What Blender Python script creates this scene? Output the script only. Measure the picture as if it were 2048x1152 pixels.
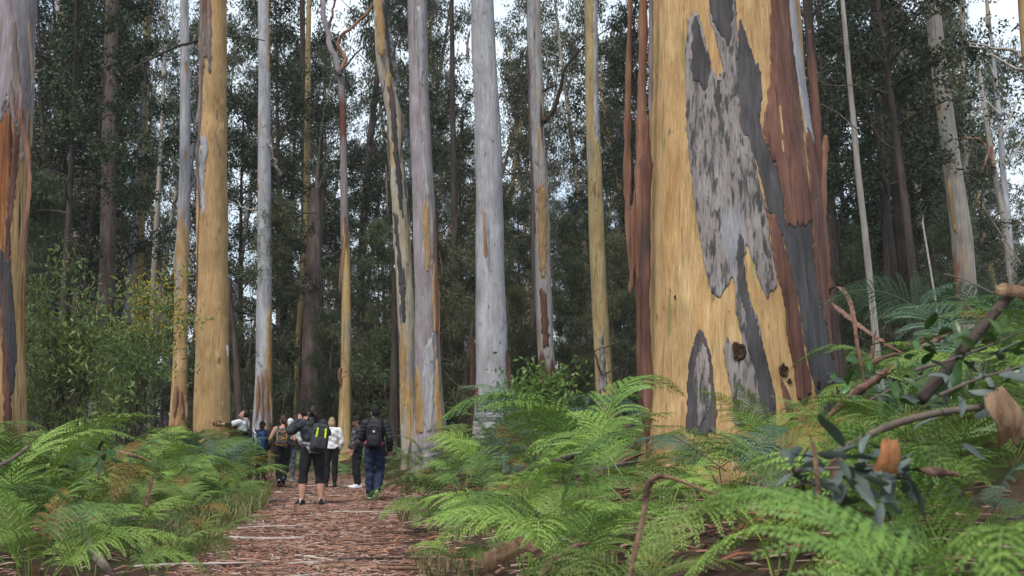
import bpy, math, random
import numpy as np
from mathutils import Vector, Matrix

# ------------------------------------------------------------------ clean
for o in list(bpy.data.objects):
    bpy.data.objects.remove(o, do_unlink=True)
SC = bpy.context.scene
COL = SC.collection
R = math.radians

# ------------------------------------------------------------------ camera
F = 2100.0                                  # focal length in photo pixels (2048 wide)
CAMZ = 1.25
HORIZ = 865.0
PITCH = math.atan((HORIZ - 576.0) / F)
cam_d = bpy.data.cameras.new('camera')
cam = bpy.data.objects.new('camera', cam_d)
COL.objects.link(cam)
cam.location = (0, 0, CAMZ)
cam.rotation_euler = (math.pi / 2 + PITCH, 0, 0)
cam_d.sensor_width = 36.0
cam_d.lens = 36.0 * F / 2048.0
cam_d.clip_start = 0.05
cam_d.clip_end = 2000.0
cam_d.dof.use_dof = True
cam_d.dof.focus_distance = 15.0
cam_d.dof.aperture_fstop = 3.2
SC.camera = cam

# ------------------------------------------------------------------ sky, sun, exposure
SUN_EL, SUN_AZ = R(56), R(205)              # azimuth measured from +Y towards +X (behind the camera, a little left)
world = bpy.data.worlds.new('World')
SC.world = world
world.use_nodes = True
wt = world.node_tree
wt.nodes.clear()
w_out = wt.nodes.new('ShaderNodeOutputWorld')
w_bg = wt.nodes.new('ShaderNodeBackground')
w_bg.inputs['Strength'].default_value = 0.115
w_sky = wt.nodes.new('ShaderNodeTexSky')
w_sky.sky_type = 'NISHITA'
w_sky.sun_disc = False
w_sky.sun_elevation = SUN_EL
w_sky.sun_rotation = SUN_AZ
w_sky.dust_density = 2.5
w_sky.air_density = 1.0
# thin bright cloud over most of the sky
w_tc = wt.nodes.new('ShaderNodeTexCoord')
w_no = wt.nodes.new('ShaderNodeTexNoise')
w_no.inputs['Scale'].default_value = 4.0
w_no.inputs['Detail'].default_value = 6.0
w_cr = wt.nodes.new('ShaderNodeValToRGB')
w_cr.color_ramp.elements[0].position = 0.30
w_cr.color_ramp.elements[0].color = (0.12, 0.12, 0.12, 1)
w_cr.color_ramp.elements[1].position = 0.60
w_cr.color_ramp.elements[1].color = (0.90, 0.90, 0.90, 1)
w_mx = wt.nodes.new('ShaderNodeMix')
w_mx.data_type = 'RGBA'
w_mx.inputs['B'].default_value = (5.6, 6.3, 6.9, 1)
wt.links.new(w_tc.outputs['Generated'], w_no.inputs['Vector'])
wt.links.new(w_no.outputs['Fac'], w_cr.inputs['Fac'])
wt.links.new(w_cr.outputs['Color'], w_mx.inputs['Factor'])
wt.links.new(w_sky.outputs['Color'], w_mx.inputs['A'])
wt.links.new(w_mx.outputs['Result'], w_bg.inputs['Color'])
wt.links.new(w_bg.outputs['Background'], w_out.inputs['Surface'])

sun_d = bpy.data.lights.new('sun', 'SUN')
sun_d.energy = 1.5
sun_d.angle = R(10)
sun_d.color = (1.0, 0.95, 0.87)
sun = bpy.data.objects.new('sun', sun_d)
COL.objects.link(sun)
_d = Vector((math.sin(SUN_AZ) * math.cos(SUN_EL), math.cos(SUN_AZ) * math.cos(SUN_EL), math.sin(SUN_EL)))
sun.rotation_euler = (-_d).to_track_quat('-Z', 'Y').to_euler()
sun.location = (0, 0, 60)

SC.view_settings.view_transform = 'Standard'
SC.view_settings.look = 'None'
SC.view_settings.gamma = 1.0
SC.view_settings.use_curve_mapping = False
SC.view_settings.exposure = 0.85

# ------------------------------------------------------------------ helpers
def at(px, py, D):
    """Point on the ray through photo pixel (px, py) at world depth y = D."""
    x = (px - 1024.0) / F
    y = (576.0 - py) / F
    dy = math.cos(PITCH) - math.sin(PITCH) * y
    dz = math.sin(PITCH) + math.cos(PITCH) * y
    t = D / dy
    return Vector((x * t, D, CAMZ + dz * t))

def proj(P):
    """World points (n,3) -> photo pixels (n,2)."""
    P = np.asarray(P, float)
    z = P[:, 2] - CAMZ
    c, s = math.cos(PITCH), math.sin(PITCH)
    dep = P[:, 1] * c + z * s
    up = -P[:, 1] * s + z * c
    return np.stack([1024 + F * P[:, 0] / dep, 576 - F * up / dep], 1)

def pxm(D):
    """metres per photo pixel at depth D"""
    return D / F

def smooth(a, b, x):
    t = np.clip((np.asarray(x, float) - a) / (b - a), 0, 1)
    return t * t * (3 - 2 * t)

def path_x(y):
    y = np.asarray(y, float)
    return -0.62 - 0.137 * y - 0.035 * np.maximum(y - 23.5, 0) ** 2 / (1 + 0.05 * np.maximum(y - 23.5, 0))

def path_w(y):
    return 0.34 * smooth(17, 23, y)

_rw = np.random.default_rng(5)
_W = [(_rw.uniform(-1, 1), _rw.uniform(-1, 1), _rw.uniform(0, 6.28)) for _ in range(14)]
def wob(x, y, f):
    v = 0
    for a, b, p in _W:
        v = v + np.sin(x * a * f + y * b * f + p)
    return v / 14.0

def gz(x, y):
    x = np.asarray(x, float); y = np.asarray(y, float)
    s = x - path_x(y)
    s = np.sign(s) * np.maximum(np.abs(s) - path_w(y), 0)
    z = 0.42 * smooth(1.0, 3.4, s) + 0.16 * smooth(-1.0, -2.8, s)
    z = z + 1.30 * np.exp(-((x - 5.2) / 2.3) ** 2 - ((y - 9.4) / 3.4) ** 2)
    z = z + 0.18 * np.exp(-((x - 3.0) / 2.0) ** 2 - ((y - 13.2) / 2.0) ** 2)
    off = smooth(0.9, 1.8, np.abs(s))
    z = z + off * (0.16 * wob(x, y, 1.1) + 0.08 * wob(y, x, 3.0))
    z = z + 0.004 * np.maximum(y - 60, 0)
    return z

def mk_mesh(name, V, Fs, smooth_=False, fattr=None, mi=None):
    """V (n,3); Fs (m,k) int array or list of faces."""
    me = bpy.data.meshes.new(name)
    V = np.asarray(V, dtype=np.float32).reshape(-1, 3)
    if isinstance(Fs, np.ndarray):
        Fs = np.asarray(Fs, dtype=np.int32)
        m, k = Fs.shape
        me.vertices.add(len(V))
        me.vertices.foreach_set('co', V.ravel())
        me.loops.add(m * k)
        me.loops.foreach_set('vertex_index', Fs.ravel())
        me.polygons.add(m)
        me.polygons.foreach_set('loop_start', np.arange(0, m * k, k, dtype=np.int32))
        me.polygons.foreach_set('loop_total', np.full(m, k, dtype=np.int32))
        me.update(calc_edges=True)
    else:
        me.from_pydata([tuple(map(float, v)) for v in V], [], [tuple(map(int, f)) for f in Fs])
        me.update()
    if smooth_:
        me.polygons.foreach_set('use_smooth', np.ones(len(me.polygons), dtype=bool))
    if mi is not None:
        me.polygons.foreach_set('material_index', np.asarray(mi, dtype=np.int32))
    if fattr is not None:
        a = me.attributes.new('tint', 'FLOAT', 'FACE')
        a.data.foreach_set('value', np.asarray(fattr, dtype=np.float32))
    return me

def obj(name, me, mat=None, parent=None, loc=None):
    o = bpy.data.objects.new(name, me)
    COL.objects.link(o)
    if mat is not None:
        for m in (mat if isinstance(mat, (list, tuple)) else [mat]):
            if me.materials.find(m.name) < 0:
                me.materials.append(m)
    if parent is not None:
        o.parent = parent
    if loc is not None:
        o.location = loc
    return o

def tag(o, label, cat, group=None):
    o['label'] = label
    o['category'] = cat
    if group:
        o['group'] = group
    return o

def empty(name, loc, label, cat, group=None, rz=0.0):
    o = bpy.data.objects.new(name, None)
    COL.objects.link(o)
    o.empty_display_size = 0.2
    o.location = loc
    o.rotation_euler = (0, 0, rz)
    return tag(o, label, cat, group)

def struct(o):
    o['kind'] = 'structure'
    return o

def stuff(o, label=None, cat=None):
    o['kind'] = 'stuff'
    if label:
        o['label'] = label; o['category'] = cat
    return o

class MB:
    """collects quads / tris"""
    def __init__(self):
        self.V = []; self.Q = []; self.n = 0; self.T = []
    def add(self, V, Q):
        V = np.asarray(V, float).reshape(-1, 3); Q = np.asarray(Q, int)
        self.V.append(V); self.Q.append(Q + self.n); self.n += len(V)
    def arrays(self):
        V = np.concatenate(self.V)
        ks = set(q.shape[1] for q in self.Q)
        if len(ks) == 1:
            return V, np.concatenate(self.Q)
        return V, [tuple(f) for q in self.Q for f in q]
    def mesh(self, name, sm=True):
        V, Q = self.arrays()
        return mk_mesh(name, V, Q, sm)

def frames(P):
    P = np.asarray(P, float)
    T = np.gradient(P, axis=0)
    T /= np.linalg.norm(T, axis=1)[:, None] + 1e-9
    ref = np.array([0.0, 1.0, 0.0]) if abs(T[0][1]) < 0.9 else np.array([1.0, 0, 0])
    A = []; B = []
    a = ref - T[0] * ref.dot(T[0]); a /= np.linalg.norm(a)
    for i in range(len(P)):
        a = a - T[i] * a.dot(T[i]); a = a / (np.linalg.norm(a) + 1e-9)
        A.append(a); B.append(np.cross(T[i], a))
    return T, np.array(A), np.array(B)

def tube(P, r, n=8, cap=True, rad=None):
    """tube V, Q along P with radii r"""
    P = np.asarray(P, float); r = np.broadcast_to(np.asarray(r, float), (len(P),))
    T, A, B = frames(P)
    th = np.linspace(0, 2 * math.pi, n, endpoint=False)
    RR = r[:, None] * np.ones(n)[None] if rad is None else rad
    V = P[:, None] + RR[..., None] * (np.cos(th)[None, :, None] * A[:, None] + np.sin(th)[None, :, None] * B[:, None])
    m = len(P)
    i, j = np.meshgrid(np.arange(m - 1), np.arange(n), indexing='ij')
    j2 = (j + 1) % n
    Q = np.stack([i * n + j, i * n + j2, (i + 1) * n + j2, (i + 1) * n + j], -1).reshape(-1, 4)
    V = V.reshape(-1, 3)
    if cap:
        c0 = len(V)
        V = np.concatenate([V, P[:1], P[-1:]])
        k = np.arange(0, n, 2)
        Q0 = np.stack([np.full(len(k), c0), (k + 2) % n, (k + 1) % n, k], -1)
        b = (m - 1) * n
        Q1 = np.stack([np.full(len(k), c0 + 1), b + k, b + (k + 1) % n, b + (k + 2) % n], -1)
        Q = np.concatenate([Q, Q0, Q1])
    return V, Q

def spline(pts, n):
    """Catmull-Rom through pts, n samples"""
    P = np.asarray(pts, float)
    if len(P) == 2:
        return P[0] + (P[1] - P[0]) * np.linspace(0, 1, n)[:, None]
    E = np.concatenate([[2 * P[0] - P[1]], P, [2 * P[-1] - P[-2]]])
    out = []
    for u in np.linspace(0, len(P) - 1 - 1e-6, n):
        k = int(u); t = u - k
        a, b, c, d = E[k], E[k + 1], E[k + 2], E[k + 3]
        out.append(0.5 * ((2 * b) + (-a + c) * t + (2 * a - 5 * b + 4 * c - d) * t * t + (-a + 3 * b - 3 * c + d) * t ** 3))
    return np.array(out)

def ribbon(pts, w, curl=0.9, th=0.006, n=24, twist=0.0, side=None, seed=0, taper=True, k=7):
    """A strip of bark: curled cross-section, thickness, wandering edges."""
    g = np.random.default_rng(seed)
    P = spline(pts, n)
    T, A, B = frames(P)
    if side is None:
        side = np.cross(P[-1] - P[0], [0.0, 1.0, 0.0])
        if np.linalg.norm(side) < 1e-6: side = np.array([1.0, 0, 0])
    if side is not None:
        s = np.asarray(side, float)
        A = np.array([s - t * s.dot(t) for t in T]); A /= np.linalg.norm(A, axis=1)[:, None]
        B = np.cross(T, A)
    u = np.linspace(0, 1, n)
    ww = w * (1 + 0.22 * np.sin(u * 9 + g.uniform(0, 6)) * g.uniform(0.4, 1) + 0.12 * np.sin(u * 23 + g.uniform(0, 6)))
    if taper:
        ww = ww * np.minimum(1, np.minimum(u * 5 + g.uniform(0.1, 0.5), (1 - u) * 4 + 0.06)) * (1 + 0.10 * g.normal(size=n))
    a = np.linspace(-1, 1, k)
    tw = twist * (u - 0.3) + 0.25 * np.sin(u * 5 + g.uniform(0, 6))
    V = []
    for layer in (0, 1):
        for i in range(n):
            ang = a * curl
            rr = ww[i] / (2 * curl)
            lx = np.sin(ang) * rr
            ly = (np.cos(ang) - 1) * rr - layer * th
            ca, sa = math.cos(tw[i]), math.sin(tw[i])
            X = lx * ca - ly * sa; Y = lx * sa + ly * ca
            V.append(P[i] + X[:, None] * A[i] + Y[:, None] * B[i])
    V = np.concatenate(V)
    jit = g.normal(size=(n * k, 3)) * w * 0.016
    V = V + np.concatenate([jit, jit])
    Q = []
    L = n * k
    for i in range(n - 1):
        for j in range(k - 1):
            p = i * k + j
            Q.append((p, p + 1, p + k + 1, p + k))
            Q.append((L + p, L + p + k, L + p + k + 1, L + p + 1))
        Q.append((i * k, i * k + k, L + i * k + k, L + i * k))
        e = i * k + k - 1
        Q.append((e, L + e, L + e + k, e + k))
    for j in range(k - 1):
        Q.append((j, L + j, L + j + 1, j + 1))
        e = (n - 1) * k + j
        Q.append((e, e + 1, L + e + 1, L + e))
    return V, np.array(Q)

# ------------------------------------------------------------------ materials
def new_mat(name):
    m = bpy.data.materials.new(name)
    m.use_nodes = True
    nt = m.node_tree
    nt.nodes.clear()
    out = nt.nodes.new('ShaderNodeOutputMaterial')
    return m, nt, out

def N(nt, typ, **kw):
    n = nt.nodes.new(typ)
    for k, v in kw.items():
        if k.startswith('_'):
            setattr(n, k[1:], v)
        else:
            n.inputs[k.replace('__', ' ')].default_value = v
    return n

def c4(c):
    return (c[0], c[1], c[2], 1.0)

def noise_node(nt, sc, scale=1.0, detail=4.0, rough=0.55, coord='Object', off=(0, 0, 0), distort=0.0):
    tc = N(nt, 'ShaderNodeTexCoord')
    mp = N(nt, 'ShaderNodeMapping')
    mp.inputs['Scale'].default_value = sc
    mp.inputs['Location'].default_value = off
    no = N(nt, 'ShaderNodeTexNoise', Scale=scale, Detail=detail, Roughness=rough, Distortion=distort)
    nt.links.new(tc.outputs[coord], mp.inputs['Vector'])
    nt.links.new(mp.outputs['Vector'], no.inputs['Vector'])
    return no.outputs['Fac']

def ramp(nt, fac, a, b, ca=(0, 0, 0), cb=(1, 1, 1), interp='LINEAR'):
    r = N(nt, 'ShaderNodeValToRGB')
    r.color_ramp.interpolation = interp
    r.color_ramp.elements[0].position = a; r.color_ramp.elements[0].color = c4(ca)
    r.color_ramp.elements[1].position = b; r.color_ramp.elements[1].color = c4(cb)
    nt.links.new(fac, r.inputs['Fac'])
    return r.outputs['Color']

def mixc(nt, fac, a, b, blend='MIX'):
    m = N(nt, 'ShaderNodeMix', _data_type='RGBA', _blend_type=blend)
    for nm, v in (('Factor', fac), ('A', a), ('B', b)):
        if isinstance(v, (tuple, list)):
            m.inputs[nm].default_value = c4(v)
        elif isinstance(v, (int, float)):
            m.inputs[nm].default_value = v
        else:
            nt.links.new(v, m.inputs[nm])
    return m.outputs['Result']

def math_n(nt, op, a, b=None):
    m = N(nt, 'ShaderNodeMath', _operation=op)
    for i, v in enumerate((a, b)):
        if v is None: continue
        if isinstance(v, (int, float)): m.inputs[i].default_value = v
        else: nt.links.new(v, m.inputs[i])
    return m.outputs[0]

def finish(nt, out, col, rough=0.8, height=None, bump=0.3, dist=0.02, spec=0.3, transl=0.0):
    p = N(nt, 'ShaderNodeBsdfPrincipled')
    if isinstance(col, (tuple, list)): p.inputs['Base Color'].default_value = c4(col)
    else: nt.links.new(col, p.inputs['Base Color'])
    p.inputs['Roughness'].default_value = rough
    p.inputs['Specular IOR Level'].default_value = spec
    if height is not None:
        b = N(nt, 'ShaderNodeBump', Strength=bump, Distance=dist)
        nt.links.new(height, b.inputs['Height'])
        nt.links.new(b.outputs['Normal'], p.inputs['Normal'])
    sh = p.outputs[0]
    if transl > 0:
        t = N(nt, 'ShaderNodeBsdfTranslucent')
        if isinstance(col, (tuple, list)): t.inputs['Color'].default_value = c4(col)
        else: nt.links.new(col, t.inputs['Color'])
        mx = N(nt, 'ShaderNodeMixShader', Fac=transl)
        nt.links.new(p.outputs[0], mx.inputs[1]); nt.links.new(t.outputs[0], mx.inputs[2])
        sh = mx.outputs[0]
    nt.links.new(sh, out.inputs['Surface'])

def objz(nt):
    tc = N(nt, 'ShaderNodeTexCoord')
    sx = N(nt, 'ShaderNodeSeparateXYZ')
    nt.links.new(tc.outputs['Object'], sx.inputs[0])
    return sx.outputs['Z']

def bark(name, c0, c1, patches=(), streak=None, zmix=(), spots=None, bump=0.35, rough=0.75, fine=1.0, seed=0):
    """c0/c1 mottling; patches: (colour, across-scale, along-scale, threshold, softness);
    zmix: (colour, height, softness, wander, below?)"""
    m, nt, out = new_mat(name)
    s = seed * 7.31
    f = noise_node(nt, (5 * fine, 5 * fine, 0.9 * fine), 1.0, 6, 0.6, off=(s, s, s))
    col = ramp(nt, f, 0.32, 0.68, c0, c1)
    big = noise_node(nt, (1.3, 1.3, 0.45), 1.0, 3, 0.5, off=(s + 3, s, s))
    col = mixc(nt, ramp(nt, big, 0.35, 0.7), col, mixc(nt, 0.35, col, tuple(v * 0.62 for v in c0)))
    for k, (pc, ax, al, thr, sof) in enumerate(patches):
        pn = noise_node(nt, (ax, ax, al), 1.0, 7, 0.62, off=(s + 11 * k + 5, s - 4 * k, s + k), distort=0.35)
        fac = ramp(nt, pn, thr - sof, thr + sof)
        v = noise_node(nt, (ax * 4, ax * 4, al * 4), 1.0, 4, 0.6, off=(s + 2 * k, 0, 1))
        pcol = ramp(nt, v, 0.3, 0.7, tuple(x * 0.72 for x in pc), tuple(min(1, x * 1.22) for x in pc))
        col = mixc(nt, fac, col, pcol)
    for k, (zc, zh, zs, wander, below) in enumerate(zmix):
        z = objz(nt)
        wn = noise_node(nt, (4.5, 4.5, 0.35), 1.0, 5, 0.6, off=(s + 31 + k, s, s), distort=0.3)
        zz = math_n(nt, 'ADD', z, math_n(nt, 'MULTIPLY', math_n(nt, 'SUBTRACT', wn, 0.5), wander))
        g = math_n(nt, 'DIVIDE', math_n(nt, 'SUBTRACT', zz, zh), zs)
        g = math_n(nt, 'MINIMUM', math_n(nt, 'MAXIMUM', g, 0.0), 1.0)
        if below: g = math_n(nt, 'SUBTRACT', 1.0, g)
        v = noise_node(nt, (9, 9, 0.6), 1.0, 5, 0.6, off=(s + 2 * k, 9, 1))
        zcol = ramp(nt, v, 0.3, 0.7, tuple(x * 0.7 for x in zc), tuple(min(1, x * 1.25) for x in zc))
        col = mixc(nt, g, col, zcol)
    if streak:
        sc_, amt = streak
        sn = noise_node(nt, (16, 16, 0.45), 1.0, 4, 0.6, off=(s, s + 8, s))
        col = mixc(nt, math_n(nt, 'MULTIPLY', ramp(nt, sn, 0.54, 0.66), amt), col, sc_)
    if spots:
        sn = noise_node(nt, (9, 9, 4), 1.0, 2, 0.5, off=(s, s + 18, s))
        col = mixc(nt, math_n(nt, 'MULTIPLY', ramp(nt, sn, 0.66, 0.72), 0.75), col, spots)
    h = noise_node(nt, (22, 22, 3.2), 1.0, 6, 0.65, off=(s, s, s))
    gr_ = noise_node(nt, (30 * fine, 30 * fine, 2.2 * fine), 1.0, 5, 0.7, off=(s + 4, s, s))
    col = mixc(nt, 1.0, col, ramp(nt, gr_, 0.28, 0.72, (0.66, 0.63, 0.60), (1.22, 1.24, 1.26)), 'MULTIPLY')
    st_ = noise_node(nt, (2.4, 2.4, 1.3), 1.0, 5, 0.65, off=(s + 14, s, s + 3))
    col = mixc(nt, 1.0, col, ramp(nt, st_, 0.30, 0.66, (0.74, 0.71, 0.68), (1.08, 1.08, 1.08)), 'MULTIPLY')
    finish(nt, out, col, rough, h, bump, 0.03, 0.25)
    return m

def leafmat(name, ca, cb, transl=0.25, rough=0.5, obj_var=0.25, spec=0.35):
    m, nt, out = new_mat(name)
    g = N(nt, 'ShaderNodeNewGeometry')
    col = ramp(nt, g.outputs['Random Per Island'], 0.0, 1.0, ca, cb)
    oi = N(nt, 'ShaderNodeObjectInfo')
    hs = N(nt, 'ShaderNodeHueSaturation')
    hs.inputs['Hue'].default_value = 0.5
    v = math_n(nt, 'ADD', math_n(nt, 'MULTIPLY', oi.outputs['Random'], 2 * obj_var), 1.0 - obj_var)
    h = math_n(nt, 'ADD', math_n(nt, 'MULTIPLY', math_n(nt, 'FRACT', math_n(nt, 'MULTIPLY', oi.outputs['Random'], 7.7)), 0.07), 0.465)
    nt.links.new(v, hs.inputs['Value']); nt.links.new(h, hs.inputs['Hue'])
    nt.links.new(col, hs.inputs['Color'])
    finish(nt, out, hs.outputs['Color'], rough, spec=spec, transl=transl)
    return m

def plain(name, c, rough=0.8, var=0.25, sc=12.0, bump=0.15, spec=0.25, metal=0.0):
    m, nt, out = new_mat(name)
    f = noise_node(nt, (sc, sc, sc), 1.0, 4, 0.6)
    col = ramp(nt, f, 0.3, 0.7, tuple(x * (1 - var) for x in c), tuple(min(1, x * (1 + var)) for x in c))
    finish(nt, out, col, rough, f, bump, 0.01, spec)
    return m

M = {}

OCH0, OCH1 = (0.40, 0.245, 0.11), (0.54, 0.37, 0.185)
GRY0, GRY1 = (0.31, 0.31, 0.34), (0.50, 0.50, 0.53)
PUR0, PUR1 = (0.27, 0.235, 0.255), (0.42, 0.385, 0.41)
RED0, RED1 = (0.11, 0.05, 0.038), (0.24, 0.115, 0.085)
CHA0, CHA1 = (0.045, 0.043, 0.047), (0.105, 0.10, 0.105)
CRM0, CRM1 = (0.52, 0.42, 0.27), (0.66, 0.57, 0.40)
DRK0, DRK1 = (0.045, 0.034, 0.028), (0.105, 0.08, 0.068)

M['ochre'] = bark('bark_ochre', OCH0, OCH1, [((0.40, 0.30, 0.13), 3.0, 0.35, 0.70, 0.05), ((0.33, 0.34, 0.37), 3.2, 0.25, 0.73, 0.01)],
                  streak=((0.30, 0.22, 0.09), 0.35), spots=(0.22, 0.13, 0.05), seed=1)
M['ochre_big'] = bark('bark_ochre_great', (0.47, 0.285, 0.125), (0.64, 0.44, 0.225), [((0.34, 0.29, 0.12), 6.0, 0.9, 0.635, 0.012), ((0.50, 0.27, 0.10), 2.0, 0.4, 0.66, 0.08)],
                      streak=((0.33, 0.20, 0.07), 0.75), spots=(0.20, 0.12, 0.05), bump=0.7, fine=1.6, seed=2)
M['grey'] = bark('bark_grey', (0.33, 0.33, 0.36), (0.50, 0.50, 0.53), [((0.26, 0.21, 0.19), 3.5, 0.7, 0.68, 0.06), ((0.40, 0.31, 0.26), 5.0, 0.4, 0.70, 0.03)],
                 streak=((0.20, 0.17, 0.16), 0.35), spots=(0.15, 0.12, 0.11), seed=3)
M['grey_mottle'] = bark('bark_grey_mottled', (0.23, 0.20, 0.19), (0.36, 0.33, 0.32), [((0.07, 0.066, 0.068), 19, 3.6, 0.55, 0.04), ((0.062, 0.06, 0.064), 3.0, 0.8, 0.60, 0.03), ((0.30, 0.30, 0.33), 3.0, 0.5, 0.60, 0.03)],
                        streak=((0.08, 0.075, 0.075), 0.8), bump=0.7, fine=2.0, seed=4)
M['charcoal'] = bark('bark_charcoal', (0.052, 0.049, 0.053), (0.115, 0.108, 0.114), [((0.21, 0.19, 0.19), 9, 0.8, 0.68, 0.02), ((0.13, 0.075, 0.068), 2.5, 0.4, 0.62, 0.06)],
                     streak=((0.03, 0.028, 0.03), 0.6), bump=0.5, fine=1.6, seed=5)
M['redbrown'] = bark('bark_red_brown', RED0, RED1, [((0.22, 0.12, 0.085), 4, 0.4, 0.6, 0.05), ((0.06, 0.04, 0.038), 3, 0.3, 0.62, 0.04)],
                     streak=((0.05, 0.025, 0.02), 0.7), bump=0.6, seed=6)
M['strip'] = bark('bark_strip', (0.15, 0.07, 0.045), (0.32, 0.17, 0.115), [((0.38, 0.25, 0.17), 6, 0.8, 0.66, 0.05)],
                  streak=((0.07, 0.035, 0.025), 0.7), bump=0.6, seed=7)
M['strip_grey'] = bark('bark_strip_grey', (0.16, 0.12, 0.11), (0.30, 0.24, 0.22), [((0.20, 0.10, 0.07), 6, 0.8, 0.60, 0.05)],
                       streak=((0.07, 0.05, 0.045), 0.7), bump=0.6, seed=8)
M['strip_tan'] = bark('bark_strip_tan', (0.26, 0.13, 0.075), (0.46, 0.27, 0.17), [((0.17, 0.08, 0.05), 8, 1.2, 0.6, 0.06)],
                      streak=((0.12, 0.06, 0.04), 0.6), bump=0.6, seed=9)
def shed(name, c0, c1, c2, seed):
    m, nt, out = new_mat(name)
    s = seed * 3.7
    f = noise_node(nt, (16, 16, 16), 1.0, 6, 0.65, off=(s, s, s))
    col = ramp(nt, f, 0.30, 0.70, c0, c1)
    p = noise_node(nt, (7, 7, 7), 1.0, 5, 0.6, off=(s + 5, s, s), distort=0.6)
    col = mixc(nt, ramp(nt, p, 0.54, 0.62), col, c2)
    q = noise_node(nt, (60, 60, 60), 1.0, 3, 0.6, off=(s, s + 2, s))
    col = mixc(nt, 1.0, col, ramp(nt, q, 0.3, 0.7, (0.6, 0.58, 0.56), (1.25, 1.25, 1.25)), 'MULTIPLY')
    finish(nt, out, col, 0.8, q, 0.6, 0.01, 0.25)
    return m
M['shed_strip'] = shed('shed_bark', (0.12, 0.062, 0.045), (0.27, 0.155, 0.115), (0.085, 0.05, 0.04), 1)
M['shed_strip_tan'] = shed('shed_bark_tan', (0.15, 0.085, 0.058), (0.34, 0.20, 0.135), (0.09, 0.052, 0.04), 2)
M['shed_strip_grey'] = shed('shed_bark_grey', (0.14, 0.11, 0.10), (0.29, 0.24, 0.22), (0.10, 0.06, 0.05), 3)
M['shed_redbrown'] = shed('shed_bark_red', (0.13, 0.06, 0.05), (0.24, 0.12, 0.095), (0.07, 0.035, 0.03), 4)
M['sheet_orange'] = bark('sheet_bark_orange', (0.25, 0.10, 0.04), (0.44, 0.20, 0.09), streak=((0.12, 0.055, 0.03), 0.7), fine=5, bump=0.5, seed=61)
M['sheet_tan'] = bark('sheet_bark_tan', (0.22, 0.13, 0.075), (0.42, 0.28, 0.18), streak=((0.12, 0.065, 0.04), 0.7), fine=5, bump=0.5, seed=62)
M['purple'] = bark('bark_purple_grey', PUR0, PUR1, [((0.42, 0.42, 0.44), 3.5, 0.4, 0.63, 0.012), ((0.27, 0.17, 0.14), 5.5, 0.3, 0.67, 0.02)],
                   streak=((0.16, 0.10, 0.09), 0.5), seed=10)
M['patchy'] = bark('bark_patchy', (0.40, 0.34, 0.25), (0.56, 0.50, 0.38), [((0.12, 0.115, 0.125), 4.2, 0.55, 0.57, 0.012), ((0.55, 0.36, 0.15), 3.0, 0.5, 0.60, 0.015), ((0.40, 0.40, 0.40), 3.2, 0.6, 0.63, 0.012)],
                   streak=((0.14, 0.11, 0.10), 0.5), seed=11)
M['dark'] = bark('bark_dark', DRK0, DRK1, [((0.13, 0.10, 0.085), 6, 0.6, 0.62, 0.05)], streak=((0.02, 0.016, 0.014), 0.8), bump=0.9, seed=12)
M['brownpurple'] = bark('bark_brown_purple', (0.10, 0.075, 0.07), (0.20, 0.155, 0.15), [((0.30, 0.23, 0.18), 6, 0.3, 0.68, 0.02), ((0.06, 0.04, 0.035), 5, 0.4, 0.60, 0.04)],
                        streak=((0.05, 0.035, 0.03), 0.7), bump=0.7, seed=13)
M['grey_ochre'] = bark('bark_grey_over_ochre', OCH0, OCH1, [((0.36, 0.36, 0.39), 3.2, 0.4, 0.66, 0.02)],
                       zmix=[((0.40, 0.40, 0.43), 7.5, 0.5, 5.5, False), ((0.30, 0.13, 0.06), 1.05, 0.25, 1.8, True)], streak=((0.22, 0.15, 0.09), 0.4), seed=14)
M['grey_stripe'] = bark('bark_grey_striped_foot', (0.36, 0.375, 0.41), (0.52, 0.535, 0.57), [((0.46, 0.30, 0.15), 5, 0.18, 0.66, 0.012), ((0.42, 0.34, 0.23), 3.0, 0.6, 0.70, 0.02)],
                        zmix=[((0.33, 0.19, 0.11), 1.35, 0.35, 3.2, True)], streak=((0.24, 0.15, 0.11), 0.4), spots=(0.12, 0.10, 0.1), seed=15)
M['edge'] = bark('bark_purple_over_ochre', (0.42, 0.26, 0.115), (0.58, 0.40, 0.21), [((0.06, 0.03, 0.026), 3.4, 0.22, 0.60, 0.012), ((0.30, 0.11, 0.035), 4.5, 0.20, 0.57, 0.04)],
                 zmix=[((0.27, 0.25, 0.285), 6.3, 0.25, 2.6, False)], streak=((0.10, 0.05, 0.035), 0.6), seed=16)
M['pale'] = bark('bark_pale', (0.33, 0.30, 0.265), (0.49, 0.455, 0.41), [((0.44, 0.27, 0.14), 3.5, 0.4, 0.62, 0.03), ((0.24, 0.22, 0.23), 3.5, 0.5, 0.64, 0.02)], streak=((0.2, 0.14, 0.1), 0.5), seed=17)
M['slim_ochre'] = bark('bark_slim_ochre', (0.36, 0.27, 0.12), (0.50, 0.39, 0.20), [((0.30, 0.28, 0.25), 4.0, 0.4, 0.62, 0.03)], streak=((0.16, 0.11, 0.06), 0.6), spots=(0.13, 0.09, 0.05), seed=18)
M['forked'] = bark('bark_forked', (0.44, 0.30, 0.12), (0.58, 0.42, 0.20), [((0.33, 0.32, 0.33), 4, 0.3, 0.62, 0.02)],
                   zmix=[((0.26, 0.225, 0.225), 7.6, 0.5, 3.2, False), ((0.15, 0.055, 0.04), 10.9, 0.3, 1.8, False), ((0.27, 0.235, 0.235), 12.4, 0.3, 1.0, False)], streak=((0.12, 0.08, 0.06), 0.5), seed=19)
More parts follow.
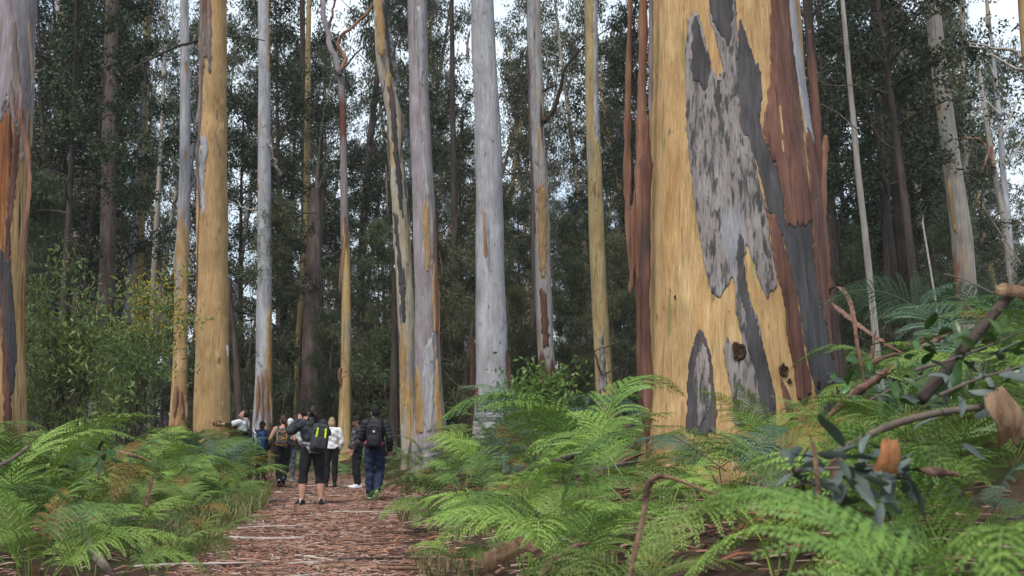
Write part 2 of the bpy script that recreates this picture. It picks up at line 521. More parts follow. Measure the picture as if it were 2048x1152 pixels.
M['split'] = bark('bark_split_pale_dark', (0.38, 0.36, 0.36), (0.52, 0.50, 0.50), [((0.50, 0.33, 0.14), 3.5, 0.3, 0.58, 0.015), ((0.13, 0.075, 0.06), 4.5, 0.22, 0.63, 0.02)],
                  zmix=[((0.13, 0.055, 0.035), 3.2, 0.3, 2.4, True)], streak=((0.15, 0.09, 0.07), 0.5), seed=20)
M['wood'] = plain('dead_wood', (0.055, 0.042, 0.033), 0.85, 0.4, 9, 0.5)
M['knot'] = plain('knot_wood', (0.045, 0.022, 0.014), 0.9, 0.6, 25, 0.9)
M['twig'] = plain('twig_wood', (0.13, 0.10, 0.085), 0.85, 0.4, 9, 0.4)
M['palelimb'] = plain('pale_limb_wood', (0.40, 0.36, 0.32), 0.8, 0.3, 5, 0.3)

M['leaf_dark'] = leafmat('leaf_dark', (0.024, 0.034, 0.015), (0.070, 0.086, 0.038), 0.22, 0.45, 0.25)
M['leaf_mid'] = leafmat('leaf_mid', (0.07, 0.086, 0.042), (0.165, 0.185, 0.09), 0.28, 0.5, 0.25)
M['leaf_grey'] = leafmat('leaf_grey', (0.045, 0.056, 0.028), (0.105, 0.118, 0.06), 0.3, 0.5, 0.25)
M['leaf_gum'] = leafmat('leaf_gum', (0.045, 0.06, 0.03), (0.12, 0.14, 0.075), 0.3, 0.42, 0.25)
M['leaf_wattle'] = leafmat('leaf_wattle', (0.085, 0.15, 0.04), (0.27, 0.36, 0.12), 0.3, 0.45, 0.1)
M['leaf_bright'] = leafmat('leaf_bright', (0.045, 0.12, 0.02), (0.12, 0.24, 0.05), 0.3, 0.38, 0.1)
M['blossom'] = leafmat('wattle_blossom', (0.42, 0.40, 0.03), (0.66, 0.60, 0.06), 0.2, 0.7, 0.1)
M['leaf_fallen'] = leafmat('leaf_fallen_gum', (0.055, 0.08, 0.07), (0.12, 0.15, 0.13), 0.15, 0.5, 0.3, 0.5)
M['leaf_glossy'] = leafmat('leaf_glossy', (0.03, 0.085, 0.02), (0.07, 0.16, 0.035), 0.25, 0.35, 0.3, 0.5)

# ------------------------------------------------------------------ ground and path
def g_mat():
    m, nt, out = new_mat('forest_floor')
    a = noise_node(nt, (2.2, 2.2, 2.2), 1.0, 8, 0.65)
    b = noise_node(nt, (14, 14, 14), 1.0, 5, 0.7)
    col = ramp(nt, a, 0.3, 0.7, (0.030, 0.020, 0.013), (0.085, 0.055, 0.036))
    col = mixc(nt, ramp(nt, b, 0.56, 0.68), col, (0.13, 0.085, 0.055))
    c = noise_node(nt, (0.6, 0.6, 0.6), 1.0, 4, 0.6)
    col = mixc(nt, ramp(nt, c, 0.52, 0.62), col, (0.045, 0.055, 0.02))
    finish(nt, out, col, 0.95, b, 0.8, 0.05, 0.1)
    return m
def p_mat():
    m, nt, out = new_mat('path_litter_base')
    a = noise_node(nt, (3, 3, 3), 1.0, 8, 0.65)
    b = noise_node(nt, (30, 30, 30), 1.0, 5, 0.7)
    col = ramp(nt, b, 0.32, 0.66, (0.055, 0.028, 0.02), (0.19, 0.105, 0.075))
    col = mixc(nt, ramp(nt, a, 0.5, 0.7), col, (0.085, 0.045, 0.032))
    finish(nt, out, col, 0.9, b, 0.9, 0.03, 0.1)
    return m
M['ground'] = g_mat(); M['path'] = p_mat()

def grid_mesh(name, X, Y, Z):
    n, m = X.shape
    V = np.stack([X, Y, Z], -1).reshape(-1, 3)
    i, j = np.meshgrid(np.arange(n - 1), np.arange(m - 1), indexing='ij')
    Q = np.stack([i * m + j, (i + 1) * m + j, (i + 1) * m + j + 1, i * m + j + 1], -1).reshape(-1, 4)
    return mk_mesh(name, V, Q, True)

u = np.linspace(-1, 1, 241)
gx = np.sinh(u * 4.6) / math.sinh(4.6) * 420.0
u = np.linspace(-1, 1, 261)
gy = 12 + np.sinh(u * 4.6) / math.sinh(4.6) * 520.0
X, Y = np.meshgrid(gx, gy, indexing='ij')
struct(obj('ground', grid_mesh('ground', X, Y, gz(X, Y)), M['ground']))

ys = np.linspace(-4, 46, 240)
ss = np.linspace(-1.25, 1.25, 26)
S, Y = np.meshgrid(ss, ys, indexing='ij')
X = path_x(Y) + S * (1 + path_w(Y) / 1.1) * (1 + 0.10 * wob(Y, S * 0 + np.sign(S) * 3, 1.4))
Z = gz(X, Y) + 0.035 - 0.06 * smooth(0.95, 1.25, np.abs(S)) + 0.018 * wob(X, Y, 5)
struct(obj('path', grid_mesh('path', X, Y, Z), M['path']))
def ground_top(x, y):
    s = abs(x - float(path_x(y))) - float(path_w(y))
    z = float(gz(x, y))
    if s < 1.2:
        z += 0.035 - 0.06 * float(smooth(0.95, 1.25, s)) + 0.018 * float(wob(np.array(x), np.array(y), 5))
    return z

# ------------------------------------------------------------------ crown generator
def leaf_quads(C, D, L, W, g, fold=0.0):
    """diamond leaves at C (n,3) along unit D (n,3), length L, width W"""
    n = len(C)
    up = g.normal(size=(n, 3))
    S = np.cross(D, up); S /= np.linalg.norm(S, axis=1)[:, None] + 1e-9
    a = C - D * (L * 0.5)[:, None]
    b = C + S * (W * 0.5)[:, None] - D * (L * 0.08)[:, None]
    c = C + D * (L * 0.5)[:, None]
    d = C - S * (W * 0.5)[:, None] - D * (L * 0.08)[:, None]
    V = np.stack([a, b, c, d], 1).reshape(-1, 3)
    return V, np.arange(4 * n).reshape(n, 4)

def tree_variant(seed, H, cb, cr, nl, L=(0.10, 0.17), W=(0.035, 0.06), r0=0.16, limbs=22, clump=0.55, droop=0.5, bend=0.5, up=0.5, twig_n=4, taper_top=0.15, shape=1.0):
    """returns (trunk+limb mesh data), (leaf mesh data) for one tree with its foot at the origin"""
    g = np.random.default_rng(seed)
    ph = g.uniform(0, 6, 4)
    def axis(z):
        t = z / H
        return np.stack([bend * (np.sin(t * 3 + ph[0]) - math.sin(ph[0])) * t, bend * (np.sin(t * 2.6 + ph[1]) - math.sin(ph[1])) * t, z], -1)
    zt = np.linspace(-0.4, H, 34)
    rt = r0 * (1 - zt / H * (1 - taper_top)) * (1 + 0.35 * np.exp(-np.maximum(zt, 0) / 0.5))
    mb = MB(); mb.add(*tube(axis(zt), rt, 10))
    cl = []
    for k in range(limbs):
        z0 = H * (cb + (1 - cb) * ((k + g.uniform(0, 1)) / limbs))
        t = (z0 / H - cb) / (1 - cb)
        prof = (math.sin(math.pi * min(1, max(0.02, t * 0.82 + 0.16))) ** 0.8) * shape + (1 - shape) * (1 - t * 0.85)
        ln = cr * prof * g.uniform(0.55, 1.15)
        az = k * 2.4 + g.uniform(-0.7, 0.7)
        p = axis(np.array([z0]))[0]
        el = up * g.uniform(0.3, 1.2)
        d = np.array([math.cos(az) * math.cos(el), math.sin(az) * math.cos(el), math.sin(el)])
        pts = [p]
        for s in range(5):
            d = d + g.normal(size=3) * 0.22 + np.array([0, 0, 0.06])
            d /= np.linalg.norm(d)
            pts.append(pts[-1] + d * ln / 5)
        P = spline(pts, 9)
        rb = max(0.012, r0 * (1 - z0 / H * (1 - taper_top)) * 0.42)
        mb.add(*tube(P, np.linspace(rb, 0.008, 9), 6, cap=False))
        for q in range(twig_n):
            f = g.uniform(0.25, 1.0) if q else 1.0
            b = P[int(f * 8)]
            dd = g.normal(size=3) * 0.8 + d * 0.6; dd[2] += 0.15
            dd /= np.linalg.norm(dd)
            e = b + dd * g.uniform(0.25, 0.6) * max(0.6, ln * 0.45)
            mid = (b + e) / 2 + g.normal(size=3) * 0.08
            mb.add(*tube(spline([b, mid, e], 5), np.linspace(0.014, 0.005, 5), 4, cap=False))
            cl.append((e, g.uniform(0.7, 1.3))); cl.append(((b + e) / 2, g.uniform(0.5, 0.9)))
    cl_p = np.array([c[0] for c in cl]); cl_w = np.array([c[1] for c in cl])
    idx = g.choice(len(cl), nl, p=cl_w / cl_w.sum())
    # leaves in little sprays inside each clump
    nsp = 9
    spray = cl_p[:, None] + g.normal(size=(len(cl), nsp, 3)) * clump * cl_w[:, None, None] * np.array([0.50, 0.50, 0.34])
    si = g.integers(0, nsp, nl)
    C = spray[idx, si] + g.normal(size=(nl, 3)) * clump * 0.17
    D = g.normal(size=(nl, 3)); D[:, 2] -= droop * 2
    D /= np.linalg.norm(D, axis=1)[:, None]
    LV, LQ = leaf_quads(C, D, g.uniform(L[0], L[1], nl), g.uniform(W[0], W[1], nl), g)
    return mb.arrays(), (LV, LQ)

# ------------------------------------------------------------------ the named trunks
def pip(poly, P):
    """points in polygon"""
    x, y = P[:, 0], P[:, 1]
    ins = np.zeros(len(P), bool)
    n = len(poly)
    for i in range(n):
        x1, y1 = poly[i]; x2, y2 = poly[(i + 1) % n]
        if y1 == y2: continue
        c = ((y1 > y) != (y2 > y)) & (x < (x2 - x1) * (y - y1) / (y2 - y1) + x1)
        ins ^= c
    return ins

class Trunk:
    pass

def trunk(name, label, cat, D, prof, mat, H=30, n=28, dz=0.14, seed=0, group=None, flare=0.25, rough=0.02, top_r=0.45, parent=None, part='trunk', knobs=0):
    """A trunk traced as (py, cx, width) in photo pixels, at depth D where its foot stands."""
    g = np.random.default_rng(seed + 100)
    prof = sorted(prof, key=lambda q: -q[0])
    pts = [at(cx, py, D) for py, cx, w in prof]
    rad = [0.5 * w * D / F for py, cx, w in prof]
    z = np.array([p.z for p in pts]); x = np.array([p.x for p in pts]); r = np.array(rad)
    # down to the ground along the lowest slope, up to H along the upper slope
    sl = (x[1] - x[0]) / (z[1] - z[0]); su = (x[-1] - x[-2]) / (z[-1] - z[-2])
    zb = float(gz(x[0], D)) - 0.35
    if z[0] > zb:
        x = np.concatenate([[x[0] + sl * (zb - z[0])], x]); r = np.concatenate([[r[0] * (1 + flare * 0.5)], r]); z = np.concatenate([[zb], z])
    bx = float(np.interp(zb + 0.35, z, x)); bz = float(gz(bx, D))
    if H + bz > z[-1] + 1:
        x = np.concatenate([x, [x[-1] + su * 0.5 * (H + bz - z[-1])]]); r = np.concatenate([r, [r[-1] * top_r]]); z = np.concatenate([z, [H + bz]])
    zs = [z[0]]
    while zs[-1] < z[-1]:
        vis = zs[-1] < at(0, -60, D).z
        zs.append(zs[-1] + (dz if vis else dz * 5))
    zs = np.array(zs)
    # smooth interpolation
    xi = np.interp(zs, z, x); ri = np.interp(zs, z, r)
    for _ in range(3):
        xi[1:-1] = 0.25 * xi[:-2] + 0.5 * xi[1:-1] + 0.25 * xi[2:]
        ri[1:-1] = 0.25 * ri[:-2] + 0.5 * ri[1:-1] + 0.25 * ri[2:]
    hgt = zs - bz
    ri = ri * (1 + flare * np.exp(-np.maximum(hgt, 0) / 0.35) * 0.6)
    th = np.linspace(0, 2 * math.pi, n, endpoint=False)
    RR = np.repeat(ri[:, None], n, 1)
    mod = np.zeros_like(RR)
    for k in range(14):
        kk = g.integers(1, 7); fz = g.uniform(0.2, 2.6); a = g.normal() / (1 + 0.4 * kk)
        mod += a * np.sin(kk * th[None] + fz * hgt[:, None] + g.uniform(0, 6.28))
    RR *= 1 + rough * mod
    # buttress ribs at the foot
    kk = g.integers(4, 7)
    RR *= 1 + flare * 0.35 * np.exp(-np.maximum(hgt, 0) / 0.6)[:, None] * np.sin(kk * th + g.uniform(0, 6))[None]
    for k in range(knobs):
        h0 = g.uniform(0.8, at(0, 0, D).z); t0 = g.uniform(3.5, 6.0); sz = g.uniform(0.03, 0.07)
        dth = np.abs((th - t0 + math.pi) % (2 * math.pi) - math.pi)[None] * ri[:, None]
        RR += sz * 0.55 * np.exp(-((dth / sz) ** 2) - ((hgt[:, None] - h0) / (sz * 1.4)) ** 2)
    yo = 0.12 * np.sin(hgt * 0.22 + g.uniform(0, 6)); yo -= np.interp(bz, zs, yo)
    cx = xi - bx
    V = np.stack([cx[:, None] + RR * np.cos(th), yo[:, None] + RR * np.sin(th), np.repeat(hgt[:, None], n, 1)], -1)
    m = len(zs)
    i, j = np.meshgrid(np.arange(m - 1), np.arange(n), indexing='ij')
    j2 = (j + 1) % n
    Q = np.stack([i * n + j, i * n + j2, (i + 1) * n + j2, (i + 1) * n + j], -1).reshape(-1, 4)
    t = Trunk()
    t.base = Vector((bx, D, bz)); t.D = D; t.V = V; t.n = n; t.m = m
    t.axis = np.stack([cx, yo, hgt], -1); t.r = ri
    t.root = parent or empty(name, t.base, label, cat, group)
    t.off = Vector((0, 0, 0)) if parent is None else t.base - parent.location
    me = mk_mesh(part, V.reshape(-1, 3), Q, True)
    t.trunk = obj(part, me, mat, t.root, t.off)
    return t

def plate(t, poly, mat, proud=0.012, name='bark_plate', jag=5.0, seed=0):
    """A plate of bark lying on the trunk: the surface cells whose place in the photo falls inside poly, lifted and given an edge."""
    V = t.V; m, n = t.m, t.n
    Cc = 0.25 * (V[:-1] + V[1:] + np.roll(V, -1, 1)[:-1] + np.roll(V, -1, 1)[1:])
    W = Cc.reshape(-1, 3) + np.array(t.base)
    ax = t.axis[:-1][:, None] + np.array(t.base)
    nrm = (Cc + np.array(t.base)) - ax
    view = (Cc + np.array(t.base)) - np.array([0, 0, CAMZ])
    front = ((nrm * view).sum(-1) < 0.06).ravel()
    P = proj(W)
    h = W[:, 2]; g = np.random.default_rng(seed + 7)
    th = np.arctan2(nrm[..., 1], nrm[..., 0]).ravel()
    p1, p2, p3, p4 = g.uniform(0, 6, 4)
    P[:, 1] += jag * (3.0 * np.sin(th * 23 + p1) + 2.2 * np.sin(th * 51 + p2) + 1.8 * np.sin(th * 97 + p4))
    P[:, 0] += jag * (0.35 * np.sin(h * 9 + p3) + 0.25 * np.sin(h * 31 + p1))
    g2 = np.random.default_rng(seed + 900)
    for q in range(10):
        ka = g2.uniform(20, 120); kb = g2.uniform(5, 45); am = jag * 1.5 * (30.0 / (ka * 0.5 + kb))
        ph = g2.uniform(0, 6.28); wv = am * np.sin(th * ka + h * kb * g2.choice([-1, 1]) + ph)
        P[:, 0] += 0.5 * wv; P[:, 1] += 2.0 * wv
    P[:, 1] += jag * 1.5 * g2.normal(size=len(P)); P[:, 0] += jag * 0.35 * g2.normal(size=len(P))
    keep = pip(poly, P) & front
    keep = keep.reshape(m - 1, n)
    ii, jj = np.nonzero(keep)
    if len(ii) == 0:
        return None
    Q = np.stack([ii * n + jj, ii * n + (jj + 1) % n, (ii + 1) * n + (jj + 1) % n, (ii + 1) * n + jj], -1)
    used, inv = np.unique(Q, return_inverse=True)
    Q = inv.reshape(Q.shape)
    Vv = V.reshape(-1, 3)[used].copy()
    A = t.axis[used // n]
    Nn = Vv - A; Nn[:, 2] = 0; Nn /= np.linalg.norm(Nn, axis=1)[:, None] + 1e-9
    # boundary
    E = np.concatenate([Q[:, [0, 1]], Q[:, [1, 2]], Q[:, [2, 3]], Q[:, [3, 0]]])
    key = np.sort(E, 1); code = key[:, 0].astype(np.int64) * 10000000 + key[:, 1]
    uq, ix, ct = np.unique(code, return_index=True, return_counts=True)
    B = E[ix[ct == 1]]
    for _ in range(2):
        acc = np.zeros_like(Vv); cnt = np.zeros(len(Vv))
        np.add.at(acc, B[:, 0], Vv[B[:, 1]]); np.add.at(cnt, B[:, 0], 1)
        np.add.at(acc, B[:, 1], Vv[B[:, 0]]); np.add.at(cnt, B[:, 1], 1)
        k = cnt > 0
        Vv[k] = 0.5 * Vv[k] + 0.5 * acc[k] / cnt[k][:, None]
    isb = np.zeros(len(Vv), bool); isb[B.ravel()] = True
    proud = proud * 0.55
    lift = np.where(isb, proud * 0.7, proud * 1.15) * (1 + 0.5 * np.sin(Vv[:, 2] * 3 + seed)[:] * 0.5)
    top = Vv + Nn * lift[:, None]
    low = Vv - Nn * 0.004
    L = len(Vv)
    side = np.stack([B[:, 1], B[:, 0], B[:, 0] + L, B[:, 1] + L], -1)
    me = mk_mesh(name, np.concatenate([top, low]), np.concatenate([Q, side]), True)
    return obj(name, me, mat, t.root, t.off)

def hang(t, pxs, w, mat, dD=0.0, seed=0, name='bark_strip', curl=1.0, twist=0.8, th=0.006, n=40):
    """A strip of bark hanging on the tree, traced in photo pixels at the trunk's depth + dD"""
    P = []
    for q in pxs:
        d = t.D + (q[2] if len(q) > 2 else dD)
        P.append(np.array(at(q[0], q[1], d)) - np.array(t.base))
    V, Q = ribbon(P, 1.1 * w * t.D / F, curl, th, n, twist, seed=seed)
    return obj(name, mk_mesh(name, V, Q, True), mat, t.root, t.off)

def limb(t, pxs, w0, w1, mat, name='limb', n=18, seg=8):
    """a limb traced in photo pixels, (px,py[,depth offset])"""
    P = [np.array(at(q[0], q[1], t.D + (q[2] if len(q) > 2 else 0))) - np.array(t.base) for q in pxs]
    P = spline(P, n)
    g = np.random.default_rng(len(pxs) + int(pxs[0][0]))
    P[1:-1] += g.normal(size=(n - 2, 3)) * 0.25 * w1 * t.D / F
    V, Q = tube(P, np.linspace(w0, w1, n) * 0.5 * t.D / F, seg)
    return obj(name, mk_mesh(name, V, Q, True), mat, t.root, t.off)

# shared gum crowns for the tall trees
GUM = []
for k in range(4):
    (bv, bq), (lv, lq) = tree_variant(300 + k, 11.0, 0.16, 4.6, 8000, L=(0.12, 0.20), W=(0.035, 0.055), r0=0.15, limbs=15, clump=0.75, droop=0.9, bend=0.7, up=0.9)
    GUM.append((mk_mesh('gum_branches', bv, bq, True), mk_mesh('gum_leaves', lv, lq, False)))
    GUM[-1][0].materials.append(M['pale']); GUM[-1][1].materials.append(M['leaf_gum'])
def gum_crown(t, k, rz=0.0, sc=1.0):
    top = Vector(t.axis[-1]) + t.off
    for nm, me in (('branches', GUM[k % 4][0]), ('crown', GUM[k % 4][1])):
        o = bpy.data.objects.new(nm, me); COL.objects.link(o); o.parent = t.root
        o.location = top - Vector((0, 0, 1.2)); o.rotation_euler = (0, 0, rz); o.scale = (sc, sc, sc)

def zu(u, v): return (1220 + u / 2.56, v / 2.56)          # zoom on the great trunk, upper half
def zl(u, v): return (1220 + u / 2.56, 400 + v / 2.56)    # lower half

# ---- the great trunk
BT = trunk('gum_tree', 'massive gum trunk with ochre, grey and red-brown peeling bark beside the fern bank', 'tree', 13.0,
           [(-60, 1452, 300), (0, 1452, 306), (200, 1459, 320), (400, 1470, 344), (600, 1477, 356), (800, 1479, 366), (900, 1480, 376), (960, 1482, 388)],
           M['ochre_big'], H=34, n=400, dz=0.02, seed=1, flare=0.12, rough=0.006, top_r=0.35)
G1 = [zu(*q) for q in [(640, -120), (655, 240), (655, 500), (670, 680), (710, 705), (740, 800), (770, 950), (800, 1100)]] + \
     [zl(*q) for q in [(820, 200), (840, 330), (855, 440), (810, 490), (790, 470), (755, 400), (725, 290), (703, 248), (684, 290), (690, 380), (718, 520), (752, 600), (780, 720), (802, 820), (842, 1000), (850, 1152),
                       (635, 1152), (628, 1030), (610, 930), (590, 850), (580, 760), (594, 700), (614, 706), (622, 752), (684, 742), (672, 680), (645, 580), (640, 440), (632, 400), (600, 455), (565, 500), (520, 472), (498, 395), (470, 250), (440, 95)]] + \
     [zu(*q) for q in [(420, 950), (405, 800), (390, 600), (385, 300), (400, 110), (432, 62), (462, 80), (500, 250), (530, 380), (565, 392), (582, 355), (540, 200), (512, 100), (500, -120)]]
plate(BT, G1, M['grey_mottle'], 0.016, seed=1, jag=0.8)
C1 = [zu(*q) for q in [(650, 250), (668, 95), (690, 150), (715, 250), (740, 300), (770, 350), (780, 500), (765, 600), (785, 690), (822, 790), (856, 880), (885, 1000)]] + [zl(*q) for q in [(900, 130), (885, 210), (850, 95), (806, 60)]] + \
     [zu(*q) for q in [(795, 1010), (752, 850), (712, 712), (672, 690), (656, 500)]]
plate(BT, C1, M['charcoal'], 0.010, seed=2, jag=0.8)
C2 = [zl(*q) for q in [(890, 100), (1040, 20), (1200, -40), (1240, 400), (1240, 1152), (1075, 1152), (1062, 1000), (1022, 880), (992, 700), (962, 500), (922, 330), (884, 205)]]
plate(BT, C2, M['charcoal'], 0.010, seed=3, jag=0.8)
D1 = [zl(*q) for q in [(648, 300), (660, 160), (690, 230), (684, 290), (690, 380), (718, 520), (750, 600), (780, 720), (802, 820), (842, 1000), (845, 1100), (800, 1152), (770, 1040), (752, 900), (700, 760), (690, 600), (655, 480)]]
plate(BT, D1, M['charcoal'], 0.024, seed=31, jag=0.8)
D2 = [zu(*q) for q in [(430, 75), (452, 82), (478, 210), (500, 300), (512, 400), (488, 520), (470, 420), (425, 430), (420, 250)]]
plate(BT, D2, M['charcoal'], 0.024, seed=32, jag=1.0)
D3 = [zu(*q) for q in [(505, -100), (620, -100), (632, 40), (618, 220), (606, 290), (590, 220), (560, 180), (535, 120), (515, 70)]]
plate(BT, D3, M['charcoal'], 0.024, seed=33, jag=1.2)
D4 = [zu(*q) for q in [(540, 385), (570, 395), (572, 600), (590, 720), (560, 640), (535, 520)]]
plate(BT, D4, M['charcoal'], 0.024, seed=34, jag=1.2)
R1 = [zu(*q) for q in [(822, -120), (905, -120), (918, 100), (935, 250), (962, 450), (985, 650), (1002, 850), (1014, 960), (1045, 1080)]] + [zl(*q) for q in [(1042, 80), (1035, 120), (905, 140)]] + \
     [zu(*q) for q in [(888, 1010), (858, 885), (826, 795), (790, 700), (776, 650), (800, 560), (818, 400)]]
plate(BT, R1, M['redbrown'], 0.022, seed=4, jag=0.8)
R2 = [zl(*q) for q in [(798, 55), (850, 92), (882, 205), (922, 335), (955, 490), (978, 650), (994, 800), (1024, 905), (1028, 965), (1000, 1040), (960, 1030), (940, 850), (905, 690), (890, 510), (852, 380), (822, 180)]]
plate(BT, R2, M['redbrown'], 0.034, seed=5, jag=0.6)
L1 = [zl(*q) for q in [(392, 1200), (396, 1000), (402, 850), (430, 722), (458, 652), (492, 705), (520, 820), (536, 980), (548, 1090), (540, 1200)]]
plate(BT, L1, M['charcoal'], 0.016, seed=6, jag=0.5)
L2 = [zl(*q) for q in [(436, 900), (455, 760), (470, 715), (500, 800), (520, 900), (530, 1100), (450, 1150)]]
plate(BT, L2, M['grey_mottle'], 0.028, seed=7, jag=1.2)
B1 = [zu(*q) for q in [(912, -100), (935, -100), (960, 150), (990, 350), (1022, 560), (1050, 740), (1058, 790), (1010, 700), (985, 560), (950, 330), (930, 180)]]
plate(BT, B1, M['grey'], 0.014, seed=8, jag=0.5)
R4 = [zu(*q) for q in [(1000, 640), (1040, 720), (1075, 760), (1140, 700), (1180, 1152), (1045, 1152), (1020, 960), (1012, 800)]]
plate(BT, R4, M['redbrown'], 0.026, seed=41, jag=1.0)
R5 = [zl(*q) for q in [(1030, -10), (1150, -10), (1165, 300), (1170, 640), (1150, 840), (1120, 760), (1090, 560), (1060, 470), (1040, 300)]]
plate(BT, R5, M['redbrown'], 0.030, seed=42, jag=1.2)
R3 = [zl(*q) for q in [(868, 905), (890, 925), (925, 1010), (940, 1100), (930, 1152), (905, 1080), (880, 980)]]
plate(BT, R3, M['redbrown'], 0.016, seed=9, jag=0.5)
Y1 = [zu(*q) for q in [(860, 470), (872, 520), (884, 640), (892, 790), (880, 770), (872, 640)]]
plate(BT, Y1, M['ochre_big'], 0.030, seed=10, jag=0.3)
# hanging strips
for q, w, mt, sd in [
    ([(1262, -60), (1260, 60), (1257, 200), (1255, 340), (1256, 470), (1263, 592)], 12, 'strip', 1),
    ([(1287, -60), (1288, 50), (1285, 180), (1281, 300), (1276, 420), (1272, 520), (1277, 560)], 19, 'strip', 2),
    ([(1297, 230), (1294, 380), (1291, 520), (1290, 650), (1293, 800), (1297, 945)], 17, 'redbrown', 3),
    ([(1284, 330), (1281, 470), (1279, 600), (1280, 700), (1284, 800), (1290, 860)], 13, 'redbrown', 4),
    ([(1270, 380), (1266, 480), (1262, 560), (1259, 585)], 11, 'strip', 5),
    ([(1303, -60), (1302, 60), (1301, 160), (1300, 280)], 8, 'strip_grey', 6),
    ([(1639, 280), (1641, 380), (1646, 480), (1652, 560), (1660, 640), (1668, 722)], 20, 'redbrown', 7),
    ([(1652, 270), (1650, 340), (1646, 430), (1640, 520)], 13, 'strip', 8),
    ([(1620, 60), (1628, 180), (1637, 300), (1641, 400)], 14, 'redbrown', 9),
    ([(1628, 400), (1633, 500), (1646, 590), (1652, 680), (1664, 720)], 15, 'strip', 10)]:
    hang(BT, q, w * 1.15, M[mt], dD=-0.35 if q[0][0] > 1600 or q[0][0] > 1293 else 0.0, seed=sd, twist=0.35, curl=0.8)
# the holes: shallow craters with a ragged lip
for k, (u_, v_, r_) in enumerate([(660, 785, 30), (890, 870, 20), (995, 915, 15), (918, 925, 10), (1062, 945, 12), (335, 497, 6)]):
    px, py = zl(u_, v_)
    P = proj(BT.V.reshape(-1, 3) + np.array(BT.base))
    fr = BT.V.reshape(-1, 3)[:, 1] < 0
    d = (P[:, 0] - px) ** 2 + (P[:, 1] - py) ** 2 + np.where(fr, 0, 1e9)
    ix = int(np.argmin(d)); c = BT.V.reshape(-1, 3)[ix]; a = BT.axis[ix // BT.n]
    nr = c - a; nr[2] = 0; nr /= np.linalg.norm(nr); tx = np.cross([0, 0, 1], nr); g = np.random.default_rng(k)
    rr = r_ / 2.56 * 13 / F
    Vk = []; nn = 18; rings = [(1.35, -0.02), (1.15, 0.25), (0.95, 0.34), (0.75, 0.1), (0.4, 0.06), (0.05, 0.05)]
    jr = 1 + 0.22 * g.normal(size=nn)
    for f, hh in rings:
        for j in range(nn):
            aa = 6.2832 * j / nn; q = f * (1 + (jr[j] - 1) * min(1, f))
            Vk.append(c + tx * rr * q * math.cos(aa) * 0.85 + np.array([0, 0, 1]) * rr * q * math.sin(aa) * 1.2 + nr * (0.012 + rr * (hh + 0.1 * g.normal() * (0.2 < f < 1.3))))
    Qk = [(i * nn + j, i * nn + (j + 1) % nn, (i + 1) * nn + (j + 1) % nn, (i + 1) * nn + j) for i in range(len(rings) - 1) for j in range(nn)]
    obj('knot', mk_mesh('knot', Vk, np.array(Qk), True), M['knot'], BT.root, BT.off)
gum_crown(BT, 0, 0.4, 1.5)

# ---- the other trunks one can tell apart
T1 = trunk('gum_tree', 'gum with purple grey upper bark over ochre wood with black-red streaks, beside yellow ferns', 'tree', 17.5,
           [(0, 8, 112), (200, 4, 112), (400, -4, 106), (600, -8, 104), (860, -10, 112)], M['edge'], H=30, n=120, dz=0.045, seed=3, flare=0.2, rough=0.016)
plate(T1, [(0, -60), (62, -60), (60, 120), (52, 200), (58, 300), (44, 330), (36, 240), (26, 262), (22, 200), (10, 215), (4, 230), (-60, 240), (-60, -60)], M['purple'], 0.02, seed=1, jag=1.6)
plate(T1, [(27, 262), (40, 270), (33, 360), (20, 470), (22, 560), (30, 640), (26, 720), (20, 900), (8, 900), (6, 720), (0, 640), (6, 560), (14, 420)], M['redbrown'], 0.015, seed=2, jag=1.0)
plate(T1, [(-2, 500), (20, 520), (28, 620), (34, 720), (24, 800), (14, 720), (6, 640), (-6, 600)], M['charcoal'], 0.022, seed=3, jag=1.0)
for q, w, mt, sd in [([(27, 40), (30, 120), (36, 200), (44, 260)], 14, 'strip_grey', 1), ([(58, 40), (62, 130), (60, 200)], 9, 'strip_grey', 2), ([(36, 180), (44, 250), (52, 300), (56, 370), (46, 470), (44, 560)], 13, 'strip', 3), ([(62, 290), (56, 330), (54, 380)], 8, 'strip', 4), ([(22, 160), (24, 230), (30, 268)], 10, 'strip_grey', 5)]:
    hang(T1, q, w, M[mt], dD=-0.42 if q[0][0] < 50 else -0.15, seed=sd)
gum_crown(T1, 1, 1.4, 1.2)

T5 = trunk('gum_tree', 'smooth ochre gum with ribbons of loose bark down one side, behind the man reaching out', 'tree', 26.5,
           [(0, 428, 55), (200, 428, 56), (400, 427, 59), (600, 427, 64), (800, 425, 69), (860, 424, 72)], M['ochre'], H=33, n=64, dz=0.08, seed=5, flare=0.12, rough=0.026, knobs=46)
plate(T5, [(398, -60), (420, -60), (424, 60), (421, 160), (412, 100), (405, 160), (398, 120)], M['strip_grey'], 0.03, seed=1, jag=1.4)
plate(T5, [(397, 300), (412, 260), (416, 300), (408, 360), (410, 420), (404, 430), (399, 380)], M['grey'], 0.03, seed=2, jag=1.2)
for q, w, mt, sd in [([(402, -40), (404, 70), (401, 170), (398, 260), (392, 330)], 9, 'strip_grey', 1), ([(411, -40), (414, 60), (420, 130), (424, 155)], 8, 'strip', 2),
                     ([(416, 215), (428, 260), (436, 290), (443, 318)], 4, 'strip_grey', 3), ([(408, 230), (410, 270), (404, 330), (400, 400)], 8, 'strip', 4), ([(399, 260), (393, 320), (396, 390), (400, 450)], 5, 'strip_grey', 5),
                     ([(434, 218), (432, 240)], 3, 'strip_grey', 6), ([(398, 420), (394, 520), (391, 600), (388, 650)], 3, 'strip', 7), ([(396, 660), (400, 690), (405, 700)], 4, 'grey', 8), ([(454, 690), (455, 715)], 5, 'grey', 9)]:
    hang(T5, q, w, M[mt], dD=-0.42, seed=sd)
